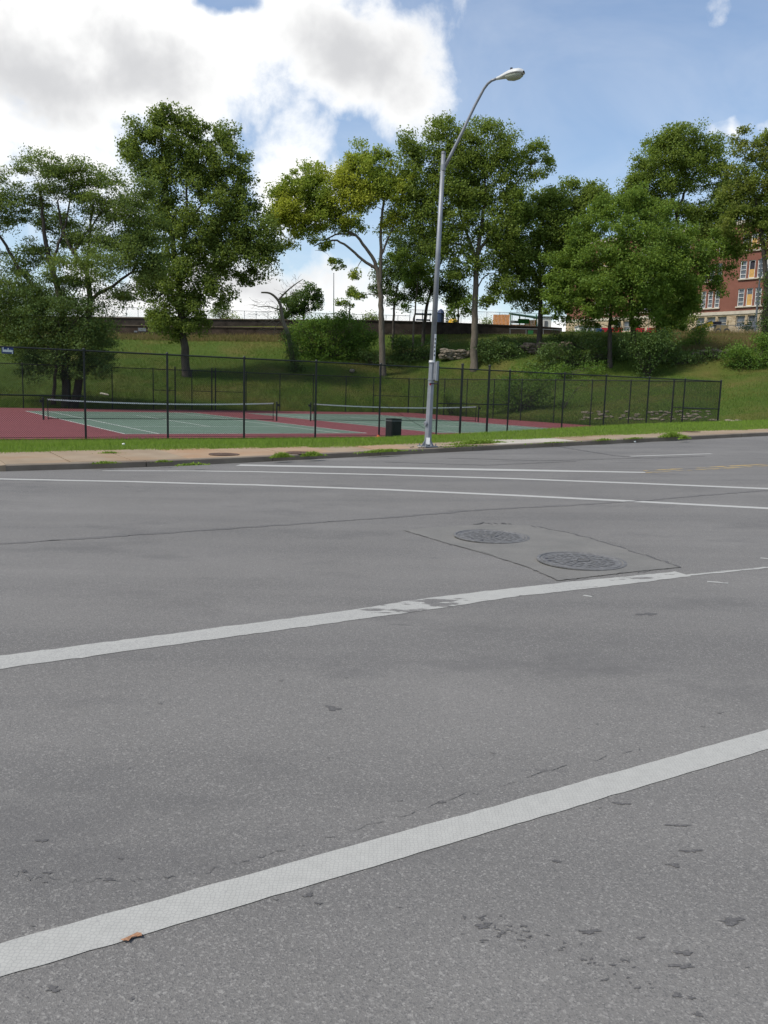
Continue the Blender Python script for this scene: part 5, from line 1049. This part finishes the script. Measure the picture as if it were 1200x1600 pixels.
pole('light_pole', 'thin dark pole rising above the big bush on the skyline', 521.5, 505, 521.5, 428, 109., .075, False)
pole('light_pole', 'thin pale post standing behind the barriers under the maple crown', 1013.5, 527, 1014, 494, 99.6, .05, False, 'galv')
# rock ledges
def ledge(label, spec, n, mat, sc, seed, cat='rock ledge', lay=3, vert=False):
    global RNG
    RNG = np.random.default_rng(seed); x0, x1, y0, y1 = spec; b = foot((x0+x1)/2, y1); t = empty('rock_ledge', b, label, cat, 'rock ledges on the slope')
    for i in range(n):
        x = RNG.uniform(x0, x1); y = y0+(y1-y0)*((i % lay)+.5)/lay+RNG.normal(0, .8); c = px(x, y, b[1]-.3*(i % lay)/lay*-1) if vert else foot(x, y); s = sc*RNG.uniform(.6, 1.4); lump('rock', c+[0, -.15, .05], (s*1.5, s, s*.55), M[mat], '', '', parent=t)
ledge('layered limestone ledge in the slope behind the lamp post', (690, 735, 548, 562), 64, 'rock', .26, 3, lay=4, vert=True)
ledge('dark weathered rock ledge under the round tree', (820, 890, 538, 552), 80, 'rock_dark', .32, 4, lay=4, vert=True)
ledge('dark rock shelf in the bank below the silt fence', (1085, 1150, 548, 560), 44, 'rock_dark', .26, 5, lay=3, vert=True)
ledge('line of pale limestone rubble in the grass behind the end of the court', (905, 1115, 643, 658), 90, 'rock', .12, 6, 'rubble', 4)
ledge('few pale stones at the foot of the fence corner post', (1110, 1160, 657, 664), 20, 'rock', .12, 7, 'rubble', 2)

# ================================================================== GRASS AND WEEDS
RNG = np.random.default_rng(123)
def blades(name, X, Y, Z, h, w, mat, lean=.35, parent=None):
    n = len(X); P = np.stack([X, Y, Z], 1); an = RNG.uniform(0, 6.283, n); d = np.stack([np.cos(an), np.sin(an), np.zeros(n)], 1); h = h*RNG.uniform(.55, 1.4, n); ld = RNG.uniform(0, 6.283, n); le = np.stack([np.cos(ld), np.sin(ld), np.zeros(n)], 1)*(lean*h*RNG.random(n))[:, None]
    V = np.empty((n, 3, 3)); V[:, 0] = P-d*(w/2); V[:, 1] = P+d*(w/2); V[:, 2] = P+le+np.array([0, 0, 1.])*h[:, None]
    return kind(big_mesh(name, V.reshape(-1, 3), np.arange(3*n).reshape(-1, 3), mat, parent, tint=RNG.random(n)), 'stuff')
n = 190000; u = RNG.uniform(-3, 60, n)**1.0; b = walk_back(u); tv = RNG.random(n)**1.25; v = b-.03+(FENCE_V+.1-b)*tv+ .10*np.sin(u*2.3)*np.sin(u*.77)*(tv < .05); X, Y = uv2xy(u, v); Z = z_verge(u, v)-.01
tag(blades('verge_grass', X, Y, Z, .085, .016, M['blade']), 'mown bright green grass of the verge', 'grass')
n = 170000; s = RNG.uniform(-.52, .60, n); d0 = hill_base(s); t = RNG.random(n)**1.1; Y = d0+(WALL_Y-.2-d0)*t; X = s*Y; Z = z_hill(X, Y)-.02
tag(blades('hill_grass', X, Y, Z, .17, .04, M['blade_hill'], .5), 'rough patchy grass covering the hillside', 'grass')
n = 14000; s = RNG.uniform(.34, .50, n); Y = RNG.uniform(86, 97, n); X = s*Y; Z = z_hill(X, Y)-.02
tag(blades('dry_grass', X, Y, Z, .5, .04, M['blade_dry'], .5), 'tall straw-coloured dry grass on the bank below the building', 'grass')
n = 16000; s = RNG.uniform(-.52, -.08, n); Y = RNG.uniform(95.0, 97.7, n); X = s*Y; Z = z_hill(X, Y)-.02
tag(blades('dry_grass', X, Y, Z, .38, .04, M['blade_dry'], .5), 'strip of dry brown grass at the foot of the terrace wall', 'grass')
def weed(x, y, W, D_, h, n, label, where='walk', mat='blade'):
    f = (lambda a, b: hit_uv(a, b, z_walk)) if where == 'walk' else (lambda a, b: hit_uv(a, b, z_road)); u0, v0 = f(x, y); zf = z_walk if where == 'walk' else z_road; r = RNG.normal(0, .45, n); uu = u0+r*W; vv = v0+RNG.normal(0, .4, n)*D_; X, Y = uv2xy(uu, vv); Z = np.maximum(zf(uu, vv), z_road(uu, np.minimum(vv, KERB_V)))
    base = P3(u0, v0, float(zf(u0, v0))); t = empty('weed_patch', base, label, 'weed', 'weeds in the sidewalk joints'); hh = .8*h*np.exp(-(r/.7)**2)
    blades('weed_blades', X, Y, Z, hh, .018, M[mat], 1.2, t); t.children[0]['kind'] = 'stuff'
    m = n//4; C = np.stack([X[:m], Y[:m], Z[:m]+hh[:m]*RNG.uniform(.2, 1, m)], 1); leaf_mesh('weed_leaves', C, .06, M[mat], t, aspect=.5)
weed(38, 731, .55, .16, .10, 700, 'low grass tuft at the start of the kerb', 'road'); weed(166, 724, .3, .08, .05, 250, 'thin weed in a slab joint by the rounded kerb'); weed(170, 709, .35, .1, .06, 250, 'grass tongue reaching from the verge over a slab joint')
weed(255, 722, .25, .05, .05, 160, 'small weed on the sidewalk edge before the rusty lid'); weed(300, 727, .4, .06, .06, 260, 'weeds growing in the kerb joint under the rusty lid'); weed(440, 714.5, .3, .10, .14, 420, 'bushy weed hanging over the kerb between two lids'); weed(487, 712.5, .35, .10, .13, 420, 'second bushy weed hanging over the kerb past the dark lid')
weed(598, 706, .8, .14, .08, 900, 'long flat weed patch on the sidewalk before the street lamp'); weed(748, 693, 1.1, .16, .14, 1200, 'largest weed clump on the sidewalk past the street lamp'); weed(720, 698, .9, .08, .05, 350, 'straggling weeds along the kerb next to the lamp foot')
weed(943, 688, .45, .08, .07, 240, 'small weed on the brown sidewalk past the pale slabs'); weed(1050, 682.5, .7, .12, .20, 700, 'tall leafy weed on the sidewalk before the broken kerb'); weed(1068, 685.5, .3, .08, .14, 250, 'weed hanging over the kerb at the broken section'); weed(992, 685.5, .6, .06, .05, 250, 'flat weeds in the sidewalk edge above the paper litter'); weed(865, 692, .9, .05, .04, 200, 'sparse weeds along the kerb of the pale slabs')
print('all ok', sum(len(o.data.polygons) for o in bpy.data.objects if o.type == 'MESH'))
